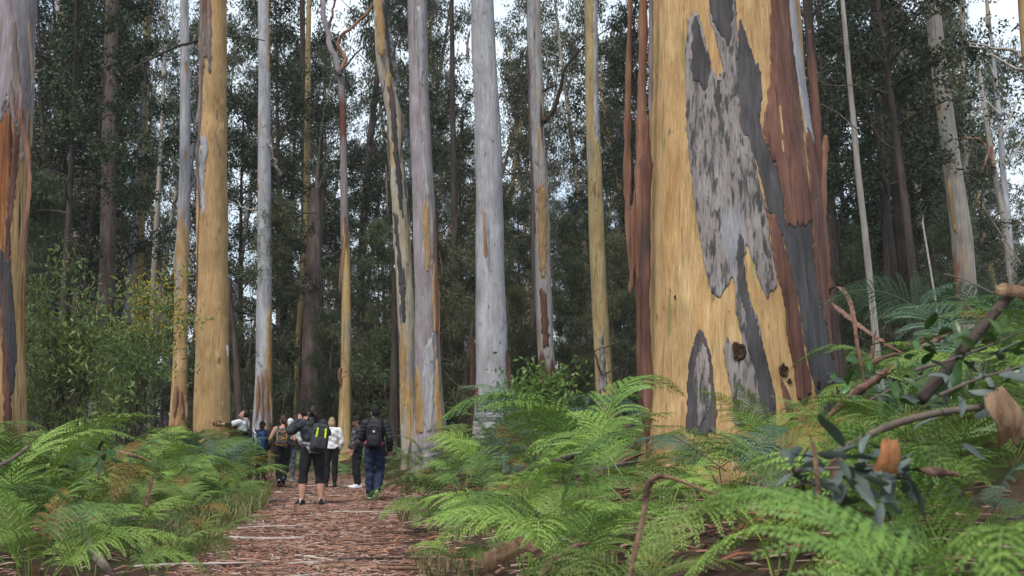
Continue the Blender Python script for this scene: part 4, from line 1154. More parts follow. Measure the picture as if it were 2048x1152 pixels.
# ------------------------------------------------------------------ ferns
def frond_mesh(name, seed, stipe, blade, width, npin, npnl, arch=1.0, detail=True, pw=0.42):
    """one fern frond growing from the origin towards +x: stalk, midrib, pinnae and pinnules"""
    g = np.random.default_rng(seed)
    total = stipe + blade
    n = 40
    s = np.linspace(0, 1, n)
    f0 = stipe / total
    ang = np.radians(82) - np.radians(30) * np.clip(s / max(f0, .05), 0, 1) - np.radians(78 * arch) * smooth(f0 * 0.8, 1.0, s)
    dx = np.cos(ang) * total / n; dz = np.sin(ang) * total / n
    side = 0.10 * np.sin(s * 2.5 + g.uniform(0, 6)); side -= side[0]
    P = np.stack([np.cumsum(dx), side, np.cumsum(dz)], -1); P -= P[0]
    T = np.gradient(P, axis=0); T /= np.linalg.norm(T, axis=1)[:, None]
    VV = []; QQ = []; c = 0
    V, Q = tube(P, np.linspace(0.0065, 0.0015, n), 5, cap=False)
    VV.append(V); QQ.append(Q); c += len(V)
    def spl(u):
        x = u * (n - 1); i = min(int(x), n - 2); f = x - i
        return P[i] * (1 - f) + P[i + 1] * f, T[i]
    for k in range(npin):
        t = (k + 0.3) / npin
        p, tg = spl(f0 + (1 - f0) * t)
        up = np.cross(tg, [0, 1, 0]); up = -up if up[2] < 0 else up
        prof = min(1.0, 0.62 + t * 2.6) * (1 - t) ** 0.85
        for sd in (-1, 1):
            ln = width * prof * g.uniform(0.88, 1.1)
            if ln < 0.015: ln = 0.015
            sw = math.radians(62 - 22 * t + g.normal() * 4)
            d0 = np.array([0, sd, 0.0]) * math.sin(sw) + tg * math.cos(sw)
            dr = -0.20 - 0.25 * g.uniform(0, 1)
            m = max(3, int(npnl * (0.25 + 0.75 * prof)))
            uu = (np.arange(m) + 0.4) / m
            # axis of the pinna, lifting then drooping, curving to the tip
            ax = p + (d0 * (uu * ln)[:, None]) + np.outer(0.10 * ln * np.sin(uu * 3.0) + dr * ln * uu ** 2, np.array([0, 0, 1])) + np.outer(0.12 * ln * uu ** 2, tg)
            dd = np.gradient(ax, axis=0) if m > 1 else np.array([d0]); dd /= np.linalg.norm(dd, axis=1)[:, None] + 1e-9
            nrm = np.cross(dd, np.cross(up, dd)); nrm /= np.linalg.norm(nrm, axis=1)[:, None] + 1e-9
            lat = np.cross(nrm, dd)
            pl = blade * (1 - t * 0.35) / npin * 0.60 * np.minimum(1, 0.7 + uu) * (1 - uu) ** 0.45 * min(1.0, ln / (0.3 * width) + 0.25) + 0.004
            sp = ln / m
            for q in (-1, 1):
                base = ax + g.normal(size=(m, 3)) * 0.0012
                dirp = lat * q * 0.90 + dd * 0.42 - nrm * 0.12
                wv = dd * (sp * pw)
                a = base - wv; b = base + wv
                mid = base + dirp * (pl * 0.55)[:, None]
                tip = base + dirp * pl[:, None] + nrm * (-0.10 * pl)[:, None]
                Vq = np.stack([a, mid - wv * 0.85, tip, b + (mid - base) * 0.9], 1).reshape(-1, 3)
                VV.append(Vq); QQ.append(np.arange(4 * m).reshape(m, 4) + c); c += 4 * m
    return np.concatenate(VV), np.concatenate(QQ)

def fernmat(name, ca, cb, transl=0.22, obj_var=0.3):
    m, nt, out = new_mat(name)
    oi = N(nt, 'ShaderNodeObjectInfo')
    f = noise_node(nt, (6, 6, 6), 1.0, 3, 0.6)
    mixf = math_n(nt, 'ADD', math_n(nt, 'MULTIPLY', oi.outputs['Random'], 0.75), math_n(nt, 'MULTIPLY', f, 0.3))
    col = ramp(nt, mixf, 0.1, 0.95, ca, cb)
    g = N(nt, 'ShaderNodeNewGeometry')
    isl = ramp(nt, g.outputs['Random Per Island'], 0.0, 1.0, (0.78, 0.8, 0.75), (1.2, 1.18, 1.1))
    col = mixc(nt, 1.0, col, isl, 'MULTIPLY')
    finish(nt, out, col, 0.48, spec=0.35, transl=transl)
    return m
M['fern'] = fernmat('fern_green', (0.036, 0.088, 0.025), (0.27, 0.41, 0.08))
M['fern_bright'] = fernmat('fern_fresh_green', (0.09, 0.19, 0.04), (0.28, 0.43, 0.085))
M['fern_blue'] = fernmat('fern_blue_green', (0.06, 0.115, 0.08), (0.15, 0.24, 0.155))
M['fern_olive'] = fernmat('fern_olive', (0.045, 0.08, 0.018), (0.19, 0.25, 0.055))
M['fern_dry'] = fernmat('fern_dry', (0.17, 0.10, 0.022), (0.30, 0.19, 0.05))
M['fern_far'] = fernmat('fern_far', (0.09, 0.16, 0.06), (0.22, 0.33, 0.11))

FR = {}
def frond_set(kind, mat):
    if (kind, mat) in FR: return FR[(kind, mat)]
    out = []
    for k in range(5):
        g = np.random.default_rng(900 + k)
        if kind == 'near':
            V, Q = frond_mesh('frond', 700 + k, g.uniform(0.45, 0.62), g.uniform(0.80, 1.0), g.uniform(0.32, 0.42), 16, 24, arch=g.uniform(0.7, 1.35), pw=0.5)
        else:
            V, Q = frond_mesh('frond', 700 + k, g.uniform(0.45, 0.62), g.uniform(0.80, 1.0), g.uniform(0.32, 0.42), 15, 14, arch=g.uniform(0.7, 1.35), pw=0.52)
        me = mk_mesh('frond', V, Q, False); me.materials.append(M[mat]); out.append(me)
    FR[(kind, mat)] = out
    return out

def fern(x, y, sc, nf, mat, label, group, seed, kind=None, az=None, lift=0.0, cat='fern'):
    g = np.random.default_rng(seed)
    z = float(gz(x, y))
    qx = 1024 + F * x / y
    if az is None and y > 3.4:                                # keep to the height the bracken has along this line of sight
        if 1280 < qx <= 1680: sc = min(sc, max(0.35, (CAMZ + (865 - 805) / F * y - z) / 0.85))
        elif 1680 < qx < 1950 and y < 7: sc = min(sc, max(0.35, (CAMZ + (865 - 770) / F * y - z) / 0.85))
    root = empty('fern', (x, y, z - 0.02), label, cat, group)
    kind = kind or ('near' if y < 11 else 'mid')
    ms = frond_set(kind, mat)
    a0 = g.uniform(0, 6.28)
    dry = frond_set(kind, 'fern_dry') if mat != 'fern_dry' else ms
    for k in range(nf):
        o = bpy.data.objects.new('frond', (dry if g.uniform() < 0.06 and y > 5 else ms)[int(g.integers(0, 5))]); COL.objects.link(o); o.parent = root
        a = a0 + 6.283 * k / nf + g.normal() * 0.3 if az is None else az + g.normal() * 0.5
        s = sc * g.uniform(0.75, 1.15)
        o.rotation_euler = (g.normal() * 0.22, g.normal() * 0.28 - lift, a); o.scale = (s, s * g.uniform(0.9, 1.15), s)
        o.location = (math.cos(a) * 0.05, math.sin(a) * 0.05, 0)
    return root

fr = np.random.default_rng(31)
PTS = []
def try_place(x, y, dmin):
    if any((x - a) ** 2 + (y - b) ** 2 < dmin * dmin for a, b in PTS): return False
    if any((x - a) ** 2 + (y - b) ** 2 < r * r for a, b, r in TRUNK_XY): return False
    PTS.append((x, y)); return True
LAB = {('R', 'fern'): ('bright green bracken on the bank between the path and the massive gum', 'green bracken on the gum bank'),
       ('R', 'fern_olive'): ('olive green bracken on the bank between the path and the massive gum', 'olive bracken on the gum bank'),
       ('R', 'fern_blue'): ('blue green bracken on the bank between the path and the massive gum', 'blue green bracken on the gum bank'),
       ('L', 'fern'): ('bright green bracken along the grassy side of the path', 'green bracken on the grassy side'),
       ('L', 'fern_olive'): ('olive green bracken along the grassy side of the path', 'olive bracken on the grassy side'),
       ('L', 'fern_blue'): ('blue green bracken along the grassy side of the path', 'blue green bracken on the grassy side')}
cnt = {'L': 0, 'R': 0}
def scatter(side, total, ylo, yhi, slo, shi, dmin):
    tries = 0; c = 0
    while c < total and tries < 8000:
        tries += 1
        y = ylo + (yhi - ylo) * fr.uniform(0, 1) ** 0.85
        s = fr.uniform(slo, shi) * (1 if side == 'R' else -1)
        s += (1 if s > 0 else -1) * float(path_w(y)); x = float(path_x(y)) + s
        if abs(x) > 0.50 * y + 1.3: continue
        if x * x + y * y < 2.6 ** 2: continue
        if y < 7 and -0.10 * y - 0.9 < x < 0.12 * y + 0.15: continue          # keep the view down the path open
        edge = abs(s) < 2.1
        if side == 'R' and 14.5 < y < 20.5 and abs(s) < 2.15: continue
        if not try_place(x, y, dmin): continue
        u = fr.uniform(0, 1)
        mt = 'fern' if u < 0.66 else ('fern_olive' if u < 0.90 else 'fern_blue')
        sc = fr.uniform(0.62, 1.4) * (0.8 if edge else 1.0)
        qx = 1024 + F * x / y
        if 1265 < qx < 1430 and 8.2 < y < 13: sc *= 0.55
        if side == 'R' and 8 < y < 20: sc = min(sc, max(0.4, (qx - 800) / (0.85 * F / y)))      # fronds stop at the path edge
        if side == 'L': sc *= 1.08
        lab, grp = LAB[(side, mt)]
        fern(x, y, sc, int(fr.integers(4, 8)), mt, lab, grp, int(fr.integers(0, 1e6))); c += 1
    return c
# the ferns that show largest, placed where they grow
for (px, py, D, sc, nf, mt, lab, az, lift) in [
    (1215, 905, 9.5, 1.6, 5, 'fern_bright', 'tall arching bright fern rising before the foot of the massive gum', None, 0.16),
    (1085, 890, 14.0, 1.75, 5, 'fern_blue', 'tall blue green fern before the stout pale gum', None, 0.16),
    (70, 990, 7.2, 0.9, 7, 'fern', 'broad drooping fern over the dark hollow at the forest edge', None, 0.1),
    (190, 1010, 7.8, 0.85, 7, 'fern', 'fern with long green fronds leaning to the bark-strewn edge', None, 0.1),
    (318, 1040, 8.7, 0.62, 6, 'fern', 'small fern leaning over the bark litter at the path corner', None, 0.0),
    (405, 1010, 10.6, 0.7, 6, 'fern_olive', 'olive fern drooping onto the path from the grass', None, 0.0),
    (90, 880, 8.6, 0.75, 4, 'fern_dry', 'yellowed dying fern beside the streaked gum', None, 0.0),
    (1000, 880, 10.5, 0.95, 5, 'fern_dry', 'browning fern collapsed on a mossy branch of the bank', 0.5, -0.1),
    (1060, 950, 8.0, 1.0, 7, 'fern_bright', 'lush fern spreading over the path edge', None, 0.1),
    (1130, 1060, 6.6, 0.9, 6, 'fern_bright', 'fern frond fan sweeping over curled bark strips', None, 0.05),
    (1560, 880, 10.0, 1.0, 8, 'fern', 'fern fan close under the burls of the massive gum', None, 0.1),
    (1450, 890, 9.3, 0.95, 7, 'fern', 'fern fan close under the dark scar of the massive gum', None, 0.1),
    (1690, 860, 9.6, 0.7, 7, 'fern_olive', 'upright fern tucked by the flank of the massive gum', None, 0.1)]:
    P = at(px, py, D); PTS.append((P.x, D))
    fern(P.x, D, sc, nf, mt, lab, None, int(px * 7 + py), az=az, lift=lift, kind='near')
# ferns close to the lens on the bank
for k, (x, y, sc, nf, az, lift, mt, lab) in enumerate([
    (0.66, 2.55, 0.92, 7, None, 0.1, 'fern_bright', 'big soft fern low on the bank beneath dull gum leaves'),
    (1.05, 2.55, 0.92, 7, None, 0.1, 'fern_bright', 'broad pale green fern spreading below the hanging fern'),
    (0.16, 3.6, 0.6, 6, None, 0.1, 'fern_olive', 'low olive fern spreading by the bent bark stalk'),
    (1.5, 3.1, 0.85, 6, None, 0.1, 'fern_bright', 'soft fern below the dark fallen branch'),
    (0.75, 4.9, 0.9, 6, None, 0.1, 'fern_olive', 'shaded olive fern behind the bent bark stalk'),
    (1.62, 3.9, 0.95, 7, 2.8, 0.1, 'fern_bright', 'fern hanging across fallen bark on the heap'),
    (2.25, 5.6, 0.95, 7, None, 0.0, 'fern', 'fern growing on the crest of the bark heap'),
    (0.42, 5.0, 0.95, 7, None, 0.1, 'fern_olive', 'dull fern among pale dead fronds'),
    (1.55, 6.2, 1.0, 7, None, 0.1, 'fern', 'leafy fern between the bent stalk and the massive gum'),
    (2.98, 5.05, 1.3, 5, 2.9, 0.30, 'fern', 'tall deep green fern frond held above the dark fallen branch')]):
    PTS.append((x, y))
    fern(x, y, sc, nf, mt, lab, None, 4000 + k, kind='near', az=az, lift=lift)
for k, (x, y, sc) in enumerate([(2.85, 7.4, 0.5), (3.25, 8.2, 0.65), (3.8, 8.9, 0.95), (4.2, 9.4, 1.25), (3.2, 9.4, 0.6), (4.55, 8.8, 1.2), (3.6, 7.7, 0.75), (4.0, 7.9, 1.1), (4.9, 9.9, 1.2), (3.9, 10.4, 1.2), (4.6, 11.0, 1.2), (3.4, 10.6, 0.65), (5.2, 10.8, 1.2), (2.9, 6.6, 0.5)]):
    PTS.append((x, y)); fern(x, y, sc, 7, ['fern', 'fern_olive', 'fern', 'fern_blue', 'fern'][k % 5], ['bright green', 'olive', 'bright green', 'blue green', 'bright green'][k % 5] + ' fern crowding the top of the bark heap', ['bright green', 'olive', 'bright green', 'blue green', 'bright green'][k % 5] + ' ferns on the bark heap', 5200 + k)
scatter('R', 140, 6.2, 25, 1.45, 12, 0.60)
scatter('L', 84, 9.0, 25, 1.38, 8, 0.56)

# lower and farther fronds, too many to count
def fern_mass(name, count, seed, region, mat, label, sc=(0.5, 0.9)):
    g = np.random.default_rng(seed)
    protos = [frond_mesh('f', 820 + k, g.uniform(0.3, 0.5), g.uniform(0.8, 1.0), g.uniform(0.34, 0.42), 11, 6, arch=g.uniform(0.8, 1.3), pw=0.5) for k in range(4)]
    VV = []; QQ = []; c = 0; k = 0; tries = 0
    while k < count and tries < count * 40:
        tries += 1
        r = region(g)
        if r is None: continue
        x, y = r
        if any((x - a) ** 2 + (y - b) ** 2 < (rr * 0.6) ** 2 for a, b, rr in TRUNK_XY): continue
        V, Q = protos[int(g.integers(0, 4))]
        s = g.uniform(*sc); a = g.uniform(0, 6.28); tl = g.normal() * 0.2
        Vs = V * s
        ca, sa = math.cos(tl), math.sin(tl)
        X = Vs[:, 0] * ca + Vs[:, 2] * sa; Z = -Vs[:, 0] * sa + Vs[:, 2] * ca
        ca, sa = math.cos(a), math.sin(a)
        W = np.stack([X * ca - Vs[:, 1] * sa + x, X * sa + Vs[:, 1] * ca + y, Z + float(gz(x, y)) - 0.02], -1)
        VV.append(W); QQ.append(Q + c); c += len(W); k += 1
    o = obj(name, mk_mesh(name, np.concatenate(VV), np.concatenate(QQ)), M[mat])
    return stuff(o, label, 'undergrowth')
def reg_near(g):
    y = g.uniform(6.5, 24); x = g.uniform(-0.52, 0.52) * y
    if x < 0 and y < 11: return None
    if 0.11 < x / y < 0.20 and 8 < y < 13: return None
    s = x - float(path_x(y))
    if abs(s) < 1.6 + float(path_w(y)): return None
    if y < 8 and -0.10 * y - 0.9 < x < 0.14 * y + 0.2: return None
    return x, y
def reg_far(g):
    y = g.uniform(22, 48); x = g.uniform(-0.53, 0.53) * y
    if abs(x - float(path_x(y))) < 2.0 and y < 27: return None
    return x, y
fern_mass('fern_undergrowth', 260, 51, reg_near, 'fern_olive', 'low fern undergrowth filling the banks', (0.35, 0.7))
fern_mass('distant_fern_bed', 1500, 52, reg_far, 'fern_far', 'bed of ferns stretching back under the trees', (0.6, 1.0))

# ------------------------------------------------------------------ grass by the path
def grass(name, count, seed, fn, label, h=(0.08, 0.40), ca=(0.09, 0.115, 0.03), cb=(0.34, 0.31, 0.12)):
    g = np.random.default_rng(seed)
    M[name] = leafmat(name + '_blade', ca, cb, 0.3, 0.5, 0.0)
    V = np.zeros((count, 6, 3)); k = 0
    while k < count:
        r = fn(g)
        if r is None: continue
        x, y = r; z = float(gz(x, y)) - 0.01
        a = g.uniform(0, 6.28); hh = g.uniform(*h); b = hh * g.uniform(0.2, 0.9); w = g.uniform(0.003, 0.006) * max(1.0, y / 10)
        d = np.array([math.cos(a), math.sin(a), 0]); sdv = np.array([-math.sin(a), math.cos(a), 0]) * w
        p = np.array([x, y, z]); m_ = p + d * b * 0.3 + np.array([0, 0, hh * 0.62]); t_ = p + d * b + np.array([0, 0, hh * 0.9])
        V[k] = [p - sdv, p + sdv, m_ + sdv * 0.8, m_ - sdv * 0.8, t_ + sdv * 0.15, t_ - sdv * 0.15]; k += 1
    i = np.arange(count) * 6
    Q = np.concatenate([np.stack([i, i + 1, i + 2, i + 3], -1), np.stack([i + 3, i + 2, i + 4, i + 5], -1)])
    o = obj(name, mk_mesh(name, V.reshape(-1, 3), Q), M[name])
    return stuff(o, label, 'grass')
def reg_gl(g):
    y = g.uniform(10.5, 21); s = -(1.02 + abs(g.normal()) * 0.42)
    dens = 0.25 + 0.75 * (math.sin(y * 1.3) * math.sin(y * 0.6 + 1) > -0.25)
    if g.uniform() > dens: return None
    return float(path_x(y)) + s - float(path_w(y)), y
def reg_gr(g):
    y = g.uniform(8, 24); s = 1.08 + abs(g.normal()) * 0.3
    if math.sin(y * 2.1) + math.sin(y * 0.9) < 0.2: return None
    return float(path_x(y)) + s + float(path_w(y)), y
grass('verge_grass', 3200, 61, reg_gl, 'tufted olive grass along the fern side of the path')
grass('bank_grass', 900, 62, reg_gr, 'sparse dry grass at the foot of the gum bank', (0.1, 0.3), (0.14, 0.11, 0.05), (0.26, 0.21, 0.10))

# ------------------------------------------------------------------ litter on the path
def litter(name, count, seed, fn, label, lmin, lmax, wmin, wmax, mats, across=0.6):
    g = np.random.default_rng(seed)
    m, nt, out = new_mat(name + '_bits')
    ge = N(nt, 'ShaderNodeNewGeometry')
    r = N(nt, 'ShaderNodeValToRGB'); r.color_ramp.interpolation = 'CONSTANT'
    el = r.color_ramp.elements
    while len(el) < len(mats): el.new(0.5)
    for k, c in enumerate(mats):
        el[k].position = k / len(mats); el[k].color = c4(c)
    nt.links.new(ge.outputs['Random Per Island'], r.inputs['Fac'])
    finish(nt, out, r.outputs['Color'], 0.85, spec=0.2)
    V = np.zeros((count, 8, 3)); k = 0
    while k < count:
        q = fn(g)
        if q is None: continue
        x, y = q
        L = g.uniform(lmin, lmax) * (0.5 + 0.5 * g.uniform() ** 2); w = g.uniform(wmin, wmax)
        a = g.normal() * 0.55 if g.uniform() < across else g.uniform(0, 3.14)
        d = np.array([math.cos(a), math.sin(a), g.normal() * 0.10]); sd = np.array([-math.sin(a), math.cos(a), 0]) * w
        z = ground_top(x, y) + g.uniform(0.006, 0.03); p = np.array([x, y, z]); up = np.array([0, 0, w * g.uniform(0.3, 1.0)])
        bend = np.array([-math.sin(a), math.cos(a), 0]) * L * g.normal() * 0.08 + np.array([0, 0, L * abs(g.normal()) * 0.05])
        A = p - d * L / 2; B = p + bend; C = p + d * L / 2
        V[k] = [A - sd * .6, A + sd * .6, B - sd, B + sd, C - sd * .4, C + sd * .4, B + up + sd * 0.1, A + up * 0.7]; k += 1
    i = np.arange(count) * 8
    T = [(0, 2, 6, 7), (1, 7, 6, 3), (2, 4, 5, 6), (6, 5, 3, 3)]
    Q = np.concatenate([np.stack([i + 0, i + 2, i + 6, i + 7], -1), np.stack([i + 1, i + 7, i + 6, i + 3], -1), np.stack([i + 2, i + 4, i + 5, i + 6], -1)])
    Tt = np.stack([i + 6, i + 5, i + 3], -1)
    me = bpy.data.meshes.new(name)
    Vf = V.reshape(-1, 3).astype(np.float32)
    me.vertices.add(len(Vf)); me.vertices.foreach_set('co', Vf.ravel())
    me.loops.add(Q.size + Tt.size); me.loops.foreach_set('vertex_index', np.concatenate([Q.ravel(), Tt.ravel()]).astype(np.int32))
    me.polygons.add(len(Q) + len(Tt))
    me.polygons.foreach_set('loop_start', np.concatenate([np.arange(len(Q)) * 4, Q.size + np.arange(len(Tt)) * 3]).astype(np.int32))
    me.polygons.foreach_set('loop_total', np.concatenate([np.full(len(Q), 4), np.full(len(Tt), 3)]).astype(np.int32))
    me.update(calc_edges=True)
    return stuff(obj(name, me, m), label, 'litter')
def reg_path(g):
    y = 7.2 + 25 * g.uniform() ** 1.25; s = g.normal() * 0.62
    if abs(s) > 1.7 or (s < -1.05 and y < 12): return None
    return float(path_x(y)) + s * (1 + float(path_w(y))), y
def reg_bank(g):
    y = g.uniform(5, 22); s = g.uniform(1.0, 5.0) * (1 if g.uniform() < 0.6 else -1)
    x = float(path_x(y)) + s
    if abs(x) > 0.53 * y: return None
    return x, y
BITS = [(0.04, 0.024, 0.02), (0.06, 0.034, 0.026), (0.33, 0.165, 0.115), (0.19, 0.09, 0.062), (0.46, 0.29, 0.22), (0.085, 0.045, 0.035), (0.30, 0.12, 0.065), (0.42, 0.31, 0.25), (0.20, 0.10, 0.07), (0.12, 0.065, 0.05), (0.33, 0.24, 0.19), (0.25, 0.13, 0.10)]
litter('path_litter', 30000, 71, reg_path, 'reddish bark shreds and fallen leaves covering the path', 0.03, 0.26, 0.003, 0.010, BITS, 0.4)
litter('bank_litter', 5000, 72, reg_bank, 'fallen bark shreds on the ground under the ferns', 0.08, 0.4, 0.006, 0.02, BITS)
# bigger sticks, each its own
sg = np.random.default_rng(81)
STK = []
for k in range(5):
    g = np.random.default_rng(820 + k)
    P = spline([(-0.5, 0, 0.012), (-0.15, g.normal() * 0.03, 0.02), (0.2, g.normal() * 0.03, 0.018), (0.5, g.normal() * 0.05, 0.012)], 14)
    V, Q = tube(P, np.linspace(0.013, 0.006, 14), 7) if k < 3 else ribbon(P, 0.05, 1.0, 0.005, 14, 0.6, seed=k, k=5)
    me = mk_mesh('stick', V, Q, True); me.materials.append(M[['palelimb', 'wood', 'shed_strip_tan', 'shed_strip_tan', 'shed_strip'][k]]); STK.append(me)
for k in range(44):
    y = 8.6 + 15 * sg.uniform() ** 1.3; s = sg.uniform(-1.0, 1.0); x = float(path_x(y)) + s
    o = bpy.data.objects.new('stick' if k % 5 < 3 else 'bark_strip', STK[k % 5]); COL.objects.link(o)
    o.location = (x, y, ground_top(x, y) + 0.012); o.rotation_euler = (0, sg.normal() * 0.03, sg.normal() * 0.4); ss_ = sg.uniform(0.5, 1.25); o.scale = (ss_, 1, 1)
    if k % 5 < 3: tag(o, 'fallen stick lying across the bark-strewn path', 'stick', 'sticks on the path')
    else: tag(o, 'curled strip of shed bark lying on the path', 'bark', 'bark strips on the path')
for (pts, w0, w1, lab, mt) in [
    ([(612, 957, 23.6), (660, 953, 24.0), (700, 956, 23.8), (722, 962, 23.2)], 5, 3, 'long pale root-like stick behind the photographer', 'palelimb'),
    ([(455, 1078, 12.3), (530, 1082, 12.1), (610, 1079, 12.2)], 7, 4, 'long straight pale stick across the path', 'palelimb'),
    ([(640, 997, 19.4), (700, 1000, 19.1), (770, 996, 19.5)], 4, 3, 'tan stick on the path by the walking man', 'strip_tan')]:
    P = []
    for a in pts:
        q = at(*a); P.append((q.x, q.y, ground_top(q.x, q.y) + 0.03))
    o = tag(obj('stick', mk_mesh('stick', *tube(spline(P, 16), np.linspace(w0, w1, 16) * 0.5 * pts[0][2] / F, 8), True), M[mt]), lab, 'stick')

# ------------------------------------------------------------------ fallen bark and branches on the banks
def fallen(name, cat, label, pts, w, mat, curl=1.1, twist=0.6, seed=0, rnd=False, n=30, group=None, w1=None, tp=True):
    P = [np.array(at(*q)) for q in pts]
    c = Vector(P[0])
    P = [p - np.array(c) for p in P]
    D = pts[0][2]
    mat = 'shed_' + mat if 'shed_' + mat in M else mat
    if not rnd: w *= 0.75; twist += 0.9; curl = curl * 0.62 if curl > 2 else curl * 0.38
    if rnd: V, Q = tube(spline(P, n), np.linspace(w, w1 or w * 0.7, n) * 0.5 * D / F, 12)
    else: V, Q = ribbon(P, w * D / F, curl, 0.006, n, twist, seed=seed, taper=tp)
    o = obj(name, mk_mesh(name, V, Q, True), M[mat]); o.location = c
    return tag(o, label, cat, group)
fallen('fallen_branch', 'branch', 'dark brown fallen branch propped up on the bark heap', [(1840, 800, 5.0), (1880, 755, 5.05), (1935, 690, 5.1), (1985, 630, 5.15), (2022, 588, 5.2), (2060, 560, 5.3)], 26, 'wood', rnd=True, w1=20)
fallen('bark_strip', 'bark', 'long pinkish bark tube slanting up from the ferns beside the massive gum', [(1640, 850, 9.4), (1690, 806, 9.3), (1740, 768, 9.2), (1800, 728, 9.1), (1850, 698, 9.0), (1925, 655, 8.8)], 34, 'strip', 2.6, 0.3, seed=4, n=40)
fallen('bark_strip', 'bark', 'straight brown bark ribbon leaning from the massive gum', [(1655, 598, 11.9), (1700, 635, 11.2), (1750, 672, 10.5), (1815, 712, 9.6)], 14, 'strip', 1.2, 0.2, seed=5)
fallen('bark_strip', 'bark', 'thin hooked bark ribbon arching beside the massive gum', [(1660, 590, 10.8), (1662, 576, 10.7), (1678, 574, 10.6), (1695, 592, 10.5), (1706, 630, 10.4), (1714, 690, 10.3), (1728, 765, 10.3), (1732, 850, 10.3)], 11, 'strip', 1.0, 0.4, seed=6, n=44)
fallen('bark_strip', 'bark', 'bent orange-brown bark stalk standing in the ferns', [(1248, 1200, 3.4), (1268, 1110, 3.4), (1288, 1030, 3.4), (1298, 975, 3.4), (1315, 957, 3.4), (1350, 962, 3.38), (1400, 980, 3.36), (1440, 990, 3.36)], 17, 'strip_tan', 1.5, 0.3, seed=7, n=44)
fallen('bark_strip', 'bark', 'upright tan splinter of bark beside the lush path fern', [(1046, 1120, 7.6), (1046, 1060, 7.6), (1045, 978, 7.6)], 7, 'strip_tan', 1.0, 0.3, seed=8)
fallen('bark_strip', 'bark', 'short upright tan bark flake on the bank below the massive gum', [(1158, 1040, 8.6), (1156, 990, 8.6), (1155, 940, 8.6)], 14, 'strip_tan', 0.8, 0.2, seed=9)
fallen('bark_strip', 'bark', 'twisted brown bark strap crossing under the sweeping fern fan', [(1030, 1078, 6.2), (1070, 1100, 6.2), (1095, 1130, 6.2), (1120, 1165, 6.2)], 26, 'strip_tan', 1.1, 1.2, seed=11)
fallen('bark_strip', 'bark', 'dark curled bark strap beside the sweeping fern fan', [(1080, 1152, 6.0), (1105, 1125, 6.0), (1140, 1105, 6.0), (1180, 1085, 6.1)], 24, 'strip', 1.2, 1.0, seed=12)
fallen('fallen_branch', 'branch', 'long grey-brown branch lying across the bark heap', [(1640, 925, 4.9), (1720, 880, 4.8), (1800, 845, 4.7), (1900, 822, 4.6), (2010, 812, 4.6)], 17, 'twig', rnd=True, w1=12)
fallen('bark_strip', 'bark', 'red-brown bark roll under the hanging fern of the heap', [(1840, 938, 3.9), (1880, 945, 3.9), (1925, 955, 3.9)], 22, 'strip', 1.9, 0.2, seed=15, n=14)
fallen('bark_strip', 'bark', 'hooked red bark stub among dull gum leaves', [(1668, 1000, 4.0), (1668, 950, 4.0), (1672, 925, 4.0), (1690, 922, 4.0)], 20, 'strip', 1.4, 0.2, seed=16, n=16)
fallen('bark_strip', 'bark', 'upright tan bark shred among dull gum leaves', [(1636, 1020, 3.7), (1634, 960, 3.7), (1630, 900, 3.7), (1622, 870, 3.7)], 12, 'strip_tan', 1.0, 0.4, seed=17, n=18)
fallen('bark_strip', 'bark', 'bark strip sloping to the forest floor below the drooping fern', [(155, 1030, 7.6), (180, 1090, 7.5), (205, 1130, 7.4), (235, 1165, 7.4)], 24, 'strip_grey', 1.1, 0.5, seed=18)
fallen('bark_strip', 'bark', 'orange bark piece lying on fern tops by the forest edge', [(232, 900, 8.2), (262, 910, 8.1), (305, 926, 8.0)], 9, 'strip_tan', 1.0, 0.3, seed=19, n=14)
fallen('bark_strip', 'bark', 'upright brown bark slat among the forest-edge ferns', [(292, 1015, 8.2), (300, 975, 8.2), (308, 945, 8.2)], 9, 'strip_tan', 0.9, 0.2, seed=20, n=14)
fallen('bark_strip', 'bark', 'short orange bark slat stuck in the litter at the path edge', [(404, 1115, 10.9), (400, 1095, 10.9), (397, 1078, 10.9)], 6, 'strip_tan', 0.8, 0.2, seed=21, n=12)
fallen('fallen_branch', 'branch', 'grey stick poking out beside the yellowed fern', [(-30, 945, 6.4), (20, 920, 6.5), (60, 892, 6.6)], 9, 'twig', rnd=True)
fallen('fallen_branch', 'branch', 'mossy dark branch sloping up the bank to the massive gum', [(1040, 950, 10.4), (1110, 925, 10.8), (1180, 892, 11.3), (1265, 850, 12.0)], 17, 'wood', rnd=True, w1=13)
